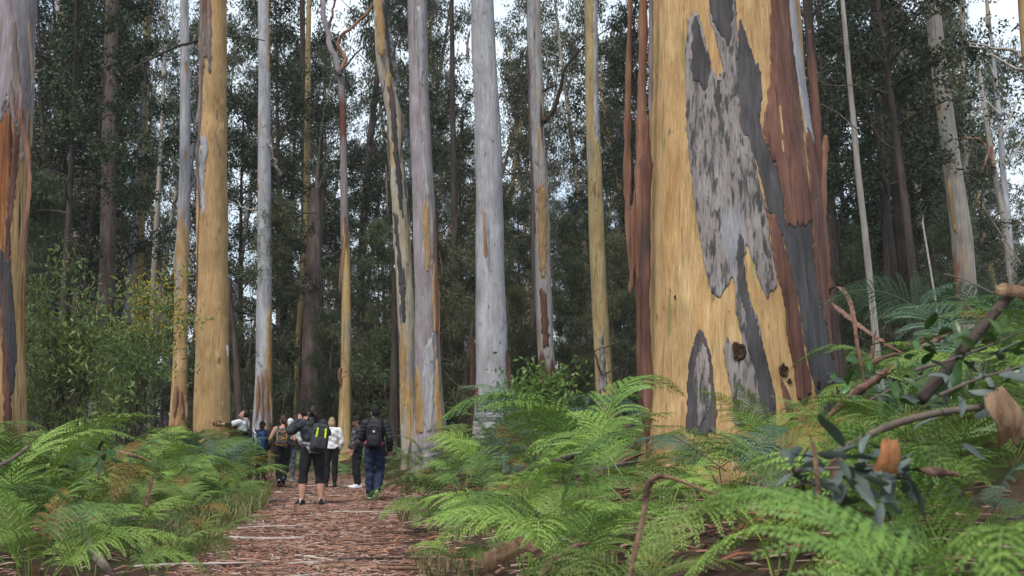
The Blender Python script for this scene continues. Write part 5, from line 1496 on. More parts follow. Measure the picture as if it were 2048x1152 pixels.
def sheet(label, px, py, D, w, h, rot, bend, mat, seed):
    """a torn flat sheet of bark, bent one way, ragged at both ends"""
    g = np.random.default_rng(seed); nx, ny = 12, 12
    c_ = at(px, py, D); s = D / F; V = []
    e0 = g.normal(size=nx) * 0.10; e1 = g.normal(size=nx) * 0.10
    for j in range(ny):
        v = j / (ny - 1) * 2 - 1
        for i_ in range(nx):
            u_ = i_ / (nx - 1) * 2 - 1
            vv = v * (1 + (e1[i_] if v > 0 else e0[i_]) * abs(v)); uu = u_ * (1 - 0.25 * v * abs(v)) + 0.06 * math.sin(v * 5 + seed)
            X_ = uu * w / 2 * s; Z_ = vv * h / 2 * s; Y_ = bend * (uu * uu) * w * s * 0.5 + 0.15 * h * s * vv * vv + 0.002 * g.normal()
            V.append((X_ * math.cos(rot) - Z_ * math.sin(rot), Y_, X_ * math.sin(rot) + Z_ * math.cos(rot)))
    V = np.array(V); L = len(V); V = np.concatenate([V, V + np.array([0, 0.005, 0])])
    Q = [(j * nx + i_, j * nx + i_ + 1, (j + 1) * nx + i_ + 1, (j + 1) * nx + i_) for j in range(ny - 1) for i_ in range(nx - 1)]
    Q = Q + [(q[3] + L, q[2] + L, q[1] + L, q[0] + L) for q in Q]
    o = obj('bark_sheet', mk_mesh('bark_sheet', V, np.array(Q), True), M[mat]); o.location = c_
    return tag(o, label, 'bark')
sheet('orange bark flake hanging over dull gum leaves', 1782, 912, 3.7, 40, 66, -0.2, 0.35, 'sheet_orange', 1)
sheet('large pale tan bark sheet lying against the heap', 2022, 830, 3.9, 60, 105, 0.45, 0.5, 'sheet_tan', 2)
sheet('torn bark flap on the tip of the dark fallen branch', 2035, 582, 5.1, 70, 26, -0.25, 0.5, 'sheet_tan', 3)
sheet('curled brown bark sheet under the sweeping fern fan', 1010, 1108, 6.3, 100, 34, 0.45, 0.6, 'sheet_tan', 4)
for k, (pts, w) in enumerate([([(1180, 945, 10.6), (1225, 915, 11), (1290, 880, 11.6)], 12), ([(1195, 952, 10.4), (1245, 925, 10.8), (1296, 905, 11.2)], 14), ([(1215, 935, 10.9), (1260, 900, 11.3), (1285, 862, 11.7)], 9), ([(1190, 940, 10.3), (1240, 930, 10.7), (1300, 922, 11)], 10)]):
    fallen('bark_strip', 'bark', 'shed bark strip heaped at the foot of the massive gum', pts, w, ['strip', 'strip_tan', 'redbrown', 'strip_grey'][k], 1.3, 0.5, seed=40 + k, group='bark heaped at the foot of the massive gum')
for k, (pts, w, lab) in enumerate([([(1740, 722, 8.3), (1748, 690, 8.3), (1752, 660, 8.3)], 9, 'upright broken stub in the ferns past the massive gum'),
                                   ([(1730, 732, 9.0), (1770, 715, 8.9), (1800, 708, 8.8)], 12, 'short stub of bark rolled beside the pink tube'),
                                   ([(1810, 690, 8.6), (1840, 685, 8.6), (1858, 680, 8.6)], 8, 'small brown bark roll on top of the pink tube')]):
    fallen('bark_strip', 'bark', lab, pts, w, 'strip', 1.6, 0.2, seed=50 + k, n=12)
for k, (pts, lab) in enumerate([([(1888, 548, 5.6), (1930, 560, 5.6), (1990, 588, 5.5)], 'thin bare twig crossing behind the dark fallen branch'), ([(1965, 412, 5.5), (1990, 450, 5.5), (2020, 495, 5.4), (2045, 532, 5.3)], 'thin dark twig rising above the dark fallen branch'), ([(1912, 590, 5.3), (1938, 615, 5.3), (1958, 645, 5.25)], 'short reddish twig leaning on the dark fallen branch'),
                                ([(1345, 870, 7.4), (1400, 905, 7.2), (1452, 942, 7.0)], 'thin bare stalk slanting across the fern fan')]):
    fallen('fallen_twig', 'twig', lab, pts, 4, 'twig', rnd=True, n=12)

# ------------------------------------------------------------------ fallen leafy branches (large leaves are parts)
def big_leaf(seed, L=0.13, W=0.042):
    g = np.random.default_rng(seed)
    n = 7; V = []
    for i in range(n):
        t = i / (n - 1); w = W * 0.5 * (math.sin(math.pi * min(0.98, t * 0.9 + 0.06)) ** 0.8) + 0.001
        cx = 0.018 * math.sin(t * 2.5 + seed); z = -0.25 * L * t * t * g.uniform(0.8, 1.2)
        V += [(t * L, cx - w, z + 0.12 * w), (t * L, cx, z - 0.18 * w), (t * L, cx + w, z + 0.12 * w)]
    Q = []
    for i in range(n - 1):
        a = i * 3; Q += [(a, a + 1, a + 4, a + 3), (a + 1, a + 2, a + 5, a + 4)]
    V = np.array(V); L0 = len(V)
    V2 = V - np.array([0, 0, 0.0008]); Q2 = [(b[3] + L0, b[2] + L0, b[1] + L0, b[0] + L0) for b in Q]
    return mk_mesh('leaf', np.concatenate([V, V2]), np.array(Q + Q2), True)
BL = [big_leaf(k) for k in range(3)]
BG = [big_leaf(k + 5, 0.12, 0.05) for k in range(3)]
for me in BL: me.materials.append(M['leaf_fallen'])
for me in BG: me.materials.append(M['leaf_glossy'])
def leafy_branch(label, pts, nl, leaves, seed, spread=0.12, sc=(0.8, 1.3)):
    g = np.random.default_rng(seed)
    P = np.array([np.array(at(*q)) for q in pts]); c = P[0].copy()
    root = empty('leafy_branch', c, label, 'branch')
    S = spline(P - c, 26)
    V, Q = tube(S, np.linspace(0.009, 0.003, 26), 7); obj('stem', mk_mesh('stem', V, Q, True), M['twig'], root)
    for k in range(nl):
        i = int(g.integers(3, 26)); o = bpy.data.objects.new('leaf', leaves[int(g.integers(0, 3))]); COL.objects.link(o); o.parent = root
        o.location = S[i] + g.normal(size=3) * spread * np.array([1, 1, 0.6]); s = g.uniform(*sc); o.scale = (s, s, s)
        o.rotation_euler = (g.normal() * 0.7, g.normal() * 0.6 + 0.2, g.uniform(0, 6.28))
leafy_branch('fallen gum branch with dull blue-grey leaves under the orange bark flake', [(1560, 985, 4.1), (1630, 960, 4.1), (1720, 950, 4.1), (1820, 950, 4.1)], 50, BL, 1, 0.11, (0.8, 1.3))
leafy_branch('fallen gum branch with grey leaves below the hanging fern', [(1590, 940, 3.9), (1700, 935, 3.9), (1800, 925, 3.9)], 30, BL, 2, 0.09, (0.6, 1.0))
leafy_branch('leafy spray of green and grey leaves around the dark fallen branch', [(1830, 740, 4.9), (1900, 720, 5.0), (1980, 690, 5.1), (2050, 660, 5.2)], 60, BG, 3, 0.17, (0.6, 1.0))
leafy_branch('leafy spray hanging beneath the dark fallen branch', [(1880, 790, 4.4), (1950, 760, 4.5), (2050, 730, 4.5)], 40, BL, 4, 0.15, (0.6, 1.0))
leafy_branch('glossy seedling leaves before the pink bark tube', [(1740, 800, 7.6), (1790, 775, 7.6), (1850, 750, 7.6)], 30, BG, 5, 0.20, (0.8, 1.3))
leafy_branch('small glossy sprig among the forest-edge ferns', [(196, 960, 8.0), (203, 915, 8.0), (206, 885, 8.0)], 22, BG, 6, 0.08, (0.5, 0.8))

# ------------------------------------------------------------------ people
M['skin'] = plain('skin', (0.50, 0.27, 0.19), 0.55, 0.10, 20, 0.05, 0.35)
M['face_dark'] = plain('face_dark', (0.03, 0.02, 0.018), 0.5, 0.1)
M['lips'] = plain('lips', (0.36, 0.13, 0.11), 0.5, 0.1)
def cloth(name, c, rough=0.85, var=0.3):
    if name in M: return M[name]
    m, nt, out = new_mat(name)
    f = noise_node(nt, (7, 7, 4), 1.0, 4, 0.6)
    w = noise_node(nt, (14, 14, 5), 1.0, 3, 0.6)
    col = ramp(nt, f, 0.3, 0.7, tuple(x * (1 - var) for x in c), tuple(min(1, x * (1 + var)) for x in c))
    finish(nt, out, col, rough, w, 0.55, 0.05, 0.25)
    M[name] = m
    return m
cloth('cloth_black', (0.014, 0.014, 0.017)); cloth('cloth_jacket', (0.022, 0.024, 0.032), 0.6); cloth('cloth_puffer', (0.016, 0.017, 0.022), 0.5)
cloth('cloth_navy', (0.018, 0.026, 0.06)); cloth('cloth_white', (0.70, 0.70, 0.70), 0.85, 0.08); cloth('cloth_grey', (0.30, 0.30, 0.31)); cloth('cloth_pink', (0.72, 0.07, 0.20)); cloth('cloth_purple', (0.055, 0.035, 0.04))
cloth('cloth_dgrey', (0.10, 0.105, 0.115)); cloth('shoe_black', (0.016, 0.016, 0.018), 0.6); cloth('shoe_white', (0.72, 0.70, 0.76), 0.6, 0.06); cloth('shoe_sole', (0.45, 0.50, 0.48), 0.7); cloth('shoe_grey', (0.22, 0.26, 0.30), 0.7)
cloth('sole_green', (0.35, 0.60, 0.25), 0.7); cloth('pack_charcoal', (0.035, 0.036, 0.042), 0.7); cloth('pack_black', (0.013, 0.013, 0.016), 0.6); cloth('pack_blue', (0.022, 0.06, 0.17), 0.7); cloth('pack_white', (0.62, 0.63, 0.60), 0.7, 0.1); cloth('pack_grey', (0.06, 0.06, 0.065), 0.7)
cloth('trim_lime', (0.50, 0.66, 0.03), 0.6, 0.1); cloth('trim_orange', (0.72, 0.33, 0.03), 0.6, 0.1); cloth('trim_pale', (0.6, 0.6, 0.62), 0.6, 0.1); cloth('device', (0.012, 0.012, 0.014), 0.35)
cloth('hair_dark', (0.012, 0.009, 0.008), 0.5); cloth('hair_brown', (0.055, 0.026, 0.016), 0.5); cloth('hair_red', (0.15, 0.045, 0.022), 0.5); cloth('hair_blond', (0.32, 0.22, 0.12), 0.5); cloth('hair_white', (0.66, 0.64, 0.62), 0.6)
cloth('pole_metal', (0.03, 0.028, 0.028), 0.4)

def ellipsoid(c, r, nu=16, nv=10, rot=None):
    V = []
    for i in range(nv + 1):
        a = math.pi * i / nv
        for j in range(nu):
            b = 2 * math.pi * j / nu
            V.append((r[0] * math.sin(a) * math.cos(b), r[1] * math.sin(a) * math.sin(b), r[2] * math.cos(a)))
    V = np.array(V)
    if rot is not None: V = V @ np.array(rot).T
    V = V + np.array(c)
    Q = [(i * nu + j, (i + 1) * nu + j, (i + 1) * nu + (j + 1) % nu, i * nu + (j + 1) % nu) for i in range(nv) for j in range(nu)]
    return V, np.array(Q)

def limbv(a, b, ra, rb, rm=None, n=10, flat=1.0):
    """closed tapered limb from a to b with an optional belly radius in the middle"""
    a = np.array(a, float); b = np.array(b, float)
    d = b - a; L = np.linalg.norm(d); d /= L
    t = np.concatenate([[-ra * 0.95 / L, -ra * 0.6 / L], np.linspace(0, 1, 8), [1 + rb * 0.6 / L, 1 + rb * 0.95 / L]])
    tt = np.clip(t, 0, 1)
    r = ra + (rb - ra) * tt
    if rm is not None: r = r + (rm - 0.5 * (ra + rb)) * np.sin(math.pi * tt ** 0.75) ** 2
    r[0] = ra * 0.3; r[1] = ra * 0.8; r[-2] = rb * 0.8; r[-1] = rb * 0.3
    return tube(a + d * (t * L)[:, None], r, n)

def loft(secs, n=20):
    """closed loft of ellipses (centre, rx, ry) stacked"""
    V = []
    th = np.linspace(0, 2 * math.pi, n, endpoint=False)
    for c, rx, ry in secs:
        V.append(np.array(c) + np.stack([rx * np.cos(th), ry * np.sin(th), 0 * th], -1))
    m = len(V); V = np.concatenate(V)
    i, j = np.meshgrid(np.arange(m - 1), np.arange(n), indexing='ij'); j2 = (j + 1) % n
    Q = np.stack([i * n + j, i * n + j2, (i + 1) * n + j2, (i + 1) * n + j], -1).reshape(-1, 4)
    c0 = len(V); V = np.concatenate([V, [secs[0][0]], [secs[-1][0]]]); k = np.arange(0, n, 2); b = (m - 1) * n
    Q0 = np.stack([np.full(len(k), c0), (k + 2) % n, (k + 1) % n, k], -1); Q1 = np.stack([np.full(len(k), c0 + 1), b + k, b + (k + 1) % n, b + (k + 2) % n], -1)
    return V, np.concatenate([Q, Q0, Q1])

STAND = dict(pel=(0, 0, .95), che=(0, 0, 1.27), nek=(0, 0, 1.45), hed=(0, .025, 1.60),
             shL=(-.175, 0, 1.40), shR=(.175, 0, 1.40), elL=(-.235, -.02, 1.13), elR=(.235, -.02, 1.13), wrL=(-.235, .05, .89), wrR=(.235, .05, .89),
             hiL=(-.085, 0, .92), hiR=(.085, 0, .92), knL=(-.095, .02, .50), knR=(.095, .02, .50), anL=(-.10, -.03, .09), anR=(.10, -.03, .09), toL=(-.115, .15, .03), toR=(.115, .15, .03))

def remeshed(V, Q, vox):
    me = mk_mesh('tmp', V, Q)
    o = bpy.data.objects.new('tmp', me); COL.objects.link(o)
    md = o.modifiers.new('r', 'REMESH'); md.mode = 'VOXEL'; md.voxel_size = vox
    sm = o.modifiers.new('s', 'SMOOTH'); sm.factor = 0.5; sm.iterations = 3
    dg = bpy.context.evaluated_depsgraph_get()
    out = bpy.data.meshes.new_from_object(o.evaluated_get(dg))
    bpy.data.objects.remove(o, do_unlink=True); bpy.data.meshes.remove(me)
    n = len(out.vertices); co = np.empty(n * 3, np.float32); out.vertices.foreach_get('co', co)
    F_ = [tuple(p.vertices) for p in out.polygons]
    nr = np.empty(n * 3, np.float32); out.vertices.foreach_get('normal', nr)
    bpy.data.meshes.remove(out)
    return co.reshape(-1, 3).astype(float), F_, nr.reshape(-1, 3).astype(float)

def rotm(ax, a):
    return np.array(Matrix.Rotation(a, 3, ax))

def person(px, py, D, H, face, label, pose, clothes, hair, shoes, bulk=1.0, head_rot=(0, 0), cap=None, seed=0, vox=0.0125, curlL=0.5, curlR=0.5):
    """face: rotation about z in degrees (0 = looking away from the camera, 90 = facing the picture's left)"""
    J = {k: np.array(v, float) for k, v in STAND.items()}
    for k, v in pose.items(): J[k] = np.array(v, float)
    x = at(px, py, D).x
    z = ground_top(x, D)
    root = empty('person', (x, D, z), label, 'person', None, R(face))
    s = H / 1.72
    root.scale = (s, s, s)
    b = bulk; mb = MB(); bones = []
    def bone(nm, p, q, r): bones.append((nm, np.array(p), np.array(q), r))
    pel, che, nek = J['pel'], J['che'], J['nek']
    up = lambda t: pel + (nek - pel) * t
    mb.add(*loft([(up(-.20), .05 * b, .05 * b), (up(-.16), .125 * b, .09 * b), (up(-.05), .168 * b, .118 * b), (up(.10), .163 * b, .110 * b), (up(.32), .132 * b, .092 * b), (up(.55), .148 * b, .100 * b), (up(.75), .165 * b, .105), (up(.90), .165, .085), (up(.99), .095, .07), (up(1.04), .05, .05)], 24))
    bone('torso', up(-.1), up(.96), .13)
    hd = J['hed']
    mb.add(*limbv(nek - np.array([0, .0, .06]), hd + np.array([0, -.01, -.05]), .056, .052)); bone('neck', nek + np.array([0, 0, .02]), hd - np.array([0, 0, .06]), .05)
    HR = rotm('Z', R(head_rot[0])) @ rotm('X', R(head_rot[1]))
    hp = lambda p: hd + HR @ np.array(p)
    V, Q = ellipsoid((0, 0, 0), (.073, .092, .112), 20, 14)
    V[:, 0] *= np.where(V[:, 2] < 0, 1 - 0.25 * np.abs(V[:, 2] / .112), 1.0); V[:, 1] += np.where(V[:, 2] < -.02, 0.018, 0)
    mb.add(V @ HR.T + hd, Q)
    for c, r in (((0, .092, -.015), (.013, .02, .024)), ((0, .082, -.085), (.03, .022, .02)), ((0, .085, .03), (.05, .014, .012)), ((-.075, -.005, -.005), (.014, .024, .034)), ((.075, -.005, -.005), (.014, .024, .034))):
        V, Q = ellipsoid((0, 0, 0), r, 10, 8); mb.add((V + np.array(c)) @ HR.T + hd, Q)
    bone('head', hp((0, 0, -.06)), hp((0, 0, .06)), .09)
    for S in 'LR':
        sh, el, wr, hi, kn, an, to = (J[q + S] for q in ('sh', 'el', 'wr', 'hi', 'kn', 'an', 'to'))
        mb.add(*limbv(sh, el, .056 * b, .042 * b)); bone('uarm' + S, sh, el, .055 * b)
        mb.add(*limbv(up(.88) + (sh - up(.88)) * .3, sh, .07, .055 * b))
        mb.add(*limbv(el, wr, .043 * b, .027, .042 * b)); bone('farm' + S, el, wr, .04 * b)
        mb.add(*limbv(hi, kn, .092 * b, .060 * b, .080 * b, 12)); bone('thigh' + S, hi, kn, .09 * b)
        mb.add(*limbv(kn, an, .060 * b, .038, .062 * b, 12)); bone('calf' + S, kn, an, .058 * b)
        mb.add(*limbv(an - np.array([0, 0, .02]), to, .038, .028)); bone('foot' + S, an, to, .04)
    V, Q = mb.arrays()
    BV, BF, BN = remeshed(V, Q, vox)
    # nearest bone of every skin point
    best = np.full(len(BV), 9.0); bi = np.zeros(len(BV), int); bt = np.zeros(len(BV))
    for k, (nm, p, q, r) in enumerate(bones):
        d = q - p; t = ((BV - p) @ d) / (d @ d); tc = np.clip(t, 0, 1)
        ds = np.linalg.norm(BV - p - tc[:, None] * d, axis=1) / r
        m_ = ds < best; best[m_] = ds[m_]; bi[m_] = k; bt[m_] = t[m_]
    names = [bn[0] for bn in bones]
    # hands with five fingers
    hb = MB()
    for S, cu in (('L', curlL), ('R', curlR)):
        el, wr = J['el' + S], J['wr' + S]
        d = (wr - el) / np.linalg.norm(wr - el); sg_ = -1 if S == 'L' else 1
        fw = pose.get('palm' + S, (0, 1, 0)); fw = np.array(fw, float); fw = fw - d * fw.dot(d); fw /= np.linalg.norm(fw)      # thumb side
        pn = np.cross(d, fw) * sg_                                                                                            # palm normal
        pc = wr + d * .05
        hb.add(*limbv(wr - d * .01, wr + d * .045 + fw * .014, .024, .021)); hb.add(*limbv(wr + d * .01 - fw * .008, wr + d * .07 - fw * .020, .021, .017)); hb.add(*limbv(wr + d * .02, wr + d * .078 + fw * .02, .02, .016))
        for q, (off, ln) in enumerate(((.028, .070), (.010, .078), (-.009, .072), (-.026, .056))):
            p0 = wr + d * .075 + fw * off; c1, c2 = cu * 0.9, cu * 2.0
            p1 = p0 + (d * math.cos(c1) + pn * math.sin(c1)) * ln * .5; p2 = p1 + (d * math.cos(c2) + pn * math.sin(c2)) * ln * .5
            hb.add(*tube(spline([p0 - d * .012, p0, p1, p2], 8), np.linspace(.0095, .0068, 8), 8))
        p0 = wr + d * .02 + fw * .022; p1 = p0 + (fw * .8 + d * .6) * .035; p2 = p1 + (d * .9 + pn * .4) * .032
        hb.add(*tube(spline([p0 - fw * .01, p0, p1, p2], 8), np.linspace(.0115, .008, 8), 8))
    HV, HQ = hb.arrays()
    fb = MB(); mi = [0] * len(BF) + [0] * len(HQ)
    for sx in (-1, 1):
        V, Q = ellipsoid((0, 0, 0), (.013, .006, .007), 8, 6); fb.add((V + np.array([sx * .031, .084, .006])) @ HR.T + hd, Q); mi += [1] * len(Q)
    V, Q = ellipsoid((0, 0, 0), (.022, .006, .006), 8, 6); fb.add((V + np.array([0, .101, -.058])) @ HR.T + hd, Q); mi += [2] * len(Q)
    FV, FQ = fb.arrays()
    AV = np.concatenate([BV, HV, FV]); AF = list(BF) + [tuple(q + len(BV)) for q in HQ] + [tuple(q + len(BV) + len(HV)) for q in FQ]
    me = mk_mesh('body', AV, AF, True, mi=mi)
    obj('body', me, [M['skin'], M['face_dark'], M['lips']], root)
    g = np.random.default_rng(seed)
    # clothes: the skin under them, let out and folded
    for nm, mt, rules, offs in clothes:
        ok = np.zeros(len(BV), bool)
        for k, bn in enumerate(names):
            for key, (lo, hi_) in rules.items():
                if bn == key or bn[:-1] == key:
                    ok |= (bi == k) & (bt >= lo) & (bt <= hi_)
        F2 = [f for f in BF if all(ok[i] for i in f)]
        if not F2: continue
        used = sorted(set(i for f in F2 for i in f)); mp = {i: n for n, i in enumerate(used)}
        P = BV[used]; Nn = BN[used]
        fold = 0.25 * np.sin(P[:, 2] * 46 + P[:, 0] * 21 + g.uniform(0, 6)) + 0.25 * np.sin(P[:, 2] * 27 - P[:, 0] * 34 + P[:, 1] * 20)
        if nm == 'puffer_jacket': fold = 0.42 * np.abs(np.sin(P[:, 2] * 48)) - 0.2
        T_ = P + Nn * (offs * (1 + fold))[:, None]
        me = mk_mesh(nm, T_, [tuple(mp[i] for i in f) for f in F2], True)
        o = obj(nm, me, M[mt], root)
        sd = o.modifiers.new('thickness', 'SOLIDIFY'); sd.thickness = 0.006; sd.offset = -1
    # shoes
    for S in 'LR':
        an, to = J['an' + S], J['to' + S]
        d = to - an; d[2] = 0 if abs(to[2] - .03) < .02 else d[2]; Ln = np.linalg.norm(d)
        fwd = np.array(to - an + np.array([0, 0, .055]), float); fwd /= np.linalg.norm(fwd)
        sidev = np.cross(fwd, [0, 0, 1]); sidev /= np.linalg.norm(sidev); upv = np.cross(sidev, fwd)
        heel = an - fwd * .065 - upv * .045
        secs = [(-.01, .018, .03, .02), (.0, .030, .075, .01), (.04, .036, .095, 0), (.09, .038, .092, 0), (.14, .040, .066, 0), (.19, .044, .052, 0), (.235, .040, .042, .004), (.262, .022, .028, .010)]
        V = []; th = np.linspace(0, 2 * math.pi, 14, endpoint=False)
        for (t, w, h, lift) in secs:
            cs, sn = np.cos(th), np.sin(th)
            V.append(heel + fwd * t + (np.sign(cs) * np.abs(cs) ** .75 * w)[:, None] * sidev + ((np.maximum(sn, -.55) + .55) / 1.55 * (h - lift) + lift)[:, None] * upv)
        m_ = len(V); V = np.concatenate(V + [[heel + upv * .03], [heel + fwd * .268 + upv * .02]])
        i, j = np.meshgrid(np.arange(m_ - 1), np.arange(14), indexing='ij'); j2 = (j + 1) % 14
        Q = np.stack([i * 14 + j, i * 14 + j2, (i + 1) * 14 + j2, (i + 1) * 14 + j], -1).reshape(-1, 4); k = np.arange(0, 14, 2); e = (m_ - 1) * 14
        Q = np.concatenate([Q, np.stack([np.full(7, m_ * 14), (k + 2) % 14, (k + 1) % 14, k], -1), np.stack([np.full(7, m_ * 14 + 1), e + k, e + (k + 1) % 14, e + (k + 2) % 14], -1)])
        so = obj('shoe', mk_mesh('shoe', V, Q, True), M[shoes[0]], root)
        # sole
        VV = []
        for (t, w, h, lift) in secs:
            for zz in (-.006, .016):
                for sx in (-1, 1): VV.append(heel + fwd * t + sidev * sx * (w + .003) + upv * (lift * .5 + zz))
        QQ = []
        for i in range(len(secs) - 1):
            a = i * 4; c = a + 4
            QQ += [(a, a + 1, c + 1, c), (a + 2, c + 2, c + 3, a + 3), (a, c, c + 2, a + 2), (a + 1, a + 3, c + 3, c + 1)]
        QQ += [(0, 2, 3, 1), (len(VV) - 4, len(VV) - 3, len(VV) - 1, len(VV) - 2)]
        obj('sole', mk_mesh('sole', VV, np.array(QQ)), M[shoes[1]], so)
    # hair
    if hair:
        hm, style = hair
        hbm = MB()
        V, Q = ellipsoid((0, 0, 0), (.083, .104, .122), 22, 16)
        keep = [q for q in Q if all(V[i][2] > -.03 - (.09 if V[i][1] < -.02 else 0) and not (V[i][1] > .045 and V[i][2] < .055) for i in q)]
        V = V * (1 + 0.02 * np.sin(V[:, :1] * 160)) + np.array([0, -.006, .008])
        o = obj('hair', mk_mesh('hair', V @ HR.T + hd, [tuple(q) for q in keep], True), M[hm], root)
        o.modifiers.new('thickness', 'SOLIDIFY').thickness = 0.012
        if style == 'tail':
            P = spline([hp((0, -.09, .02)), hp((.0, -.135, -.01)), hp((.01, -.14, -.09)), hp((.015, -.125, -.19)), hp((.02, -.12, -.27))], 16)
            V, Q = tube(P, [.018, .026, .034, .037, .038, .037, .036, .034, .032, .030, .027, .024, .020, .016, .011, .005], 12)
            obj('ponytail', mk_mesh('ponytail', V, Q, True), M[hm], root)
        if style == 'bun':
            V, Q = ellipsoid((0, 0, 0), (.05, .045, .05)); obj('hair_bun', mk_mesh('hair_bun', (V + np.array([0, -.10, -.045])) @ HR.T + hd, Q, True), M[hm], root)
        if style == 'bob':
            V, Q = ellipsoid((0, 0, 0), (.094, .085, .11)); obj('hair_back', mk_mesh('hair_back', (V + np.array([0, -.04, -.05])) @ HR.T + hd, Q, True), M[hm], root)
    if cap:
        V, Q = ellipsoid((0, 0, 0), (.092, .110, .125), 22, 16)
        keep = [q for q in Q if all(V[i][2] > .018 for i in q)]
        o = obj('cap', mk_mesh('cap', (V + np.array([0, -.002, .012])) @ HR.T + hd, [tuple(q) for q in keep], True), M[cap[0]], root)
        o.modifiers.new('thickness', 'SOLIDIFY').thickness = 0.008
        bl = cap[1]; V = []
        for r_ in (0, .5, 1):
            for j in range(9):
                a = math.pi * (j / 8) if not cap[2] else 2 * math.pi * j / 8
                V.append((.090 * math.cos(a) * (1 + r_ * .12), .095 * math.sin(a) + r_ * bl * max(.05, math.sin(a)) ** .6, .033 - r_ * .025))
        Q = [(r_ * 9 + j, r_ * 9 + j + 1, r_ * 9 + j + 10, r_ * 9 + j + 9) for r_ in range(2) for j in range(8)]
        br = obj('brim', mk_mesh('brim', np.array(V) @ HR.T + hd, Q, True), M[cap[0]], o)
        br.modifiers.new('thickness', 'SOLIDIFY').thickness = 0.006
    root['_s'] = s; del root['_s']
    return root, J, up

def wpt(root, p):
    return Matrix.Translation(root.location) @ Matrix.Rotation(root.rotation_euler.z, 4, 'Z') @ Matrix.Scale(root.scale.x, 4) @ Vector(p)

def sqloft(w, d, h, n=24, e=0.55, prof=None):
    """soft box: superellipse sections, origin at the middle of its back face, growing towards -y"""
    zs = [-.5, -.49, -.45, -.36, -.2, 0, .2, .34, .43, .48, .5]
    fw = [.55, .80, .94, 1, 1, 1, .98, .93, .82, .62, .35]; fd = [.6, .85, 1, 1.05, 1.05, 1.0, .95, .88, .74, .55, .3]
    th = np.linspace(0, 2 * math.pi, n, endpoint=False); V = []
    for z, a, b in zip(zs, fw, fd):
        c, s = np.cos(th), np.sin(th)
        V.append(np.stack([np.sign(c) * np.abs(c) ** e * w / 2 * a, -d / 2 + np.sign(s) * np.abs(s) ** e * d / 2 * b + (1 - b) * d / 2, np.full(n, z * h)], -1))
    m_ = len(zs); V = np.concatenate(V + [[[0, -d / 2, -.5 * h]], [[0, -d / 2 + .15 * d, .5 * h]]])
    i, j = np.meshgrid(np.arange(m_ - 1), np.arange(n), indexing='ij'); j2 = (j + 1) % n
    Q = np.stack([i * n + j, i * n + j2, (i + 1) * n + j2, (i + 1) * n + j], -1).reshape(-1, 4); k = np.arange(0, n, 2); e_ = (m_ - 1) * n
    Q = np.concatenate([Q, np.stack([np.full(n // 2, m_ * n), (k + 2) % n, (k + 1) % n, k], -1), np.stack([np.full(n // 2, m_ * n + 1), e_ + k, e_ + (k + 1) % n, e_ + (k + 2) % n], -1)])
    return V, Q

def backpack(pr, label, size, mat, back=-.115, zc=1.20, xo=0.0, tilt=0.0, roll=0.0, extras=None, strapw=.045):
    root_p, J, up = pr
    w, d, h = size
    loc = wpt(root_p, (xo, back, zc))
    root = empty('backpack', loc, label, 'backpack')
    root.rotation_euler = (tilt, roll, root_p.rotation_euler.z); sc = root_p.scale.x; root.scale = (sc, sc, sc)
    body = obj('pack_body', mk_mesh('pack_body', *sqloft(w, d, h), True), M[mat], root)
    V, Q = sqloft(w * .72, d * .45, h * .42); obj('front_pocket', mk_mesh('front_pocket', V + np.array([0, -d * .86, -h * .20]), Q, True), M[mat], root)
    zv, zq = tube(spline([(-w * .40, -d * .93, h * .12), (-w * .25, -d * .99, h * .30), (0, -d * .95, h * .37), (w * .25, -d * .99, h * .30), (w * .40, -d * .93, h * .12)], 18), .006, 6); obj('zip', mk_mesh('zip', zv, zq, True), M['device'], body)
    lv, lq = tube(spline([(-.03, -.03, h * .47), (-.025, -.035, h * .54), (.025, -.035, h * .54), (.03, -.03, h * .47)], 10), .007, 6); obj('grab_loop', mk_mesh('grab_loop', lv, lq, True), M[mat], root)
    shz = (1.40 - zc)
    for sx in (-1, 1):
        P = [(sx * .085 - xo, -.02, h * .40), (sx * .11 - xo, -.005, shz + .035), (sx * .125 - xo, .10, shz + .065), (sx * .13 - xo, .20, shz - .02), (sx * .125 - xo, .235, shz - .16), (sx * .155 - xo, .15, shz - .32), (sx * .17 - xo, .0, -h * .38)]
        V, Q = ribbon(P, strapw, .35, .010, 26, 0, side=(1, 0, 0), k=4, taper=False); obj('shoulder_strap', mk_mesh('shoulder_strap', V, Q, True), M[mat], root)
    for (nm, mt, pts, ww) in (extras or []):
        V, Q = ribbon([(a * w / 2, -d * y_ - .004, b * h / 2) for a, y_, b in pts], ww, .3, .005, 14, 0, side=(1, 0, 0) if abs(pts[0][0] - pts[-1][0]) < .3 else (0, 0, 1), k=4, taper=False); obj(nm, mk_mesh(nm, V, Q, True), M[mt], root)
    return root

def pole(a, b, label, grp=None):
    a = np.array(a); b = np.array(b); d = (b - a) / np.linalg.norm(b - a)
    root = empty('trekking_pole', Vector(b), label, 'trekking pole', grp)
    obj('shaft', mk_mesh('shaft', *tube(np.linspace(0, 1, 6)[:, None] * (a - b), [.004, .007, .008, .008, .009, .009], 8), True), M['pole_metal'], root)
    obj('grip', mk_mesh('grip', *tube(np.stack([(a - b) - d * .02, (a - b) + d * .05, (a - b) + d * .12]), [.018, .016, .014], 10), True), M['device'], root)
    obj('basket', mk_mesh('basket', *tube(np.stack([-d * .05, -d * .055, -d * .06]), [.012, .03, .012], 10), True), M['device'], root)

FULL = {'torso': (.10, 1.2), 'uarm': (-1, 2), 'farm': (-1, .93)}
TROU = {'torso': (-1, .24), 'thigh': (-1, 2), 'calf': (-1, .96)}
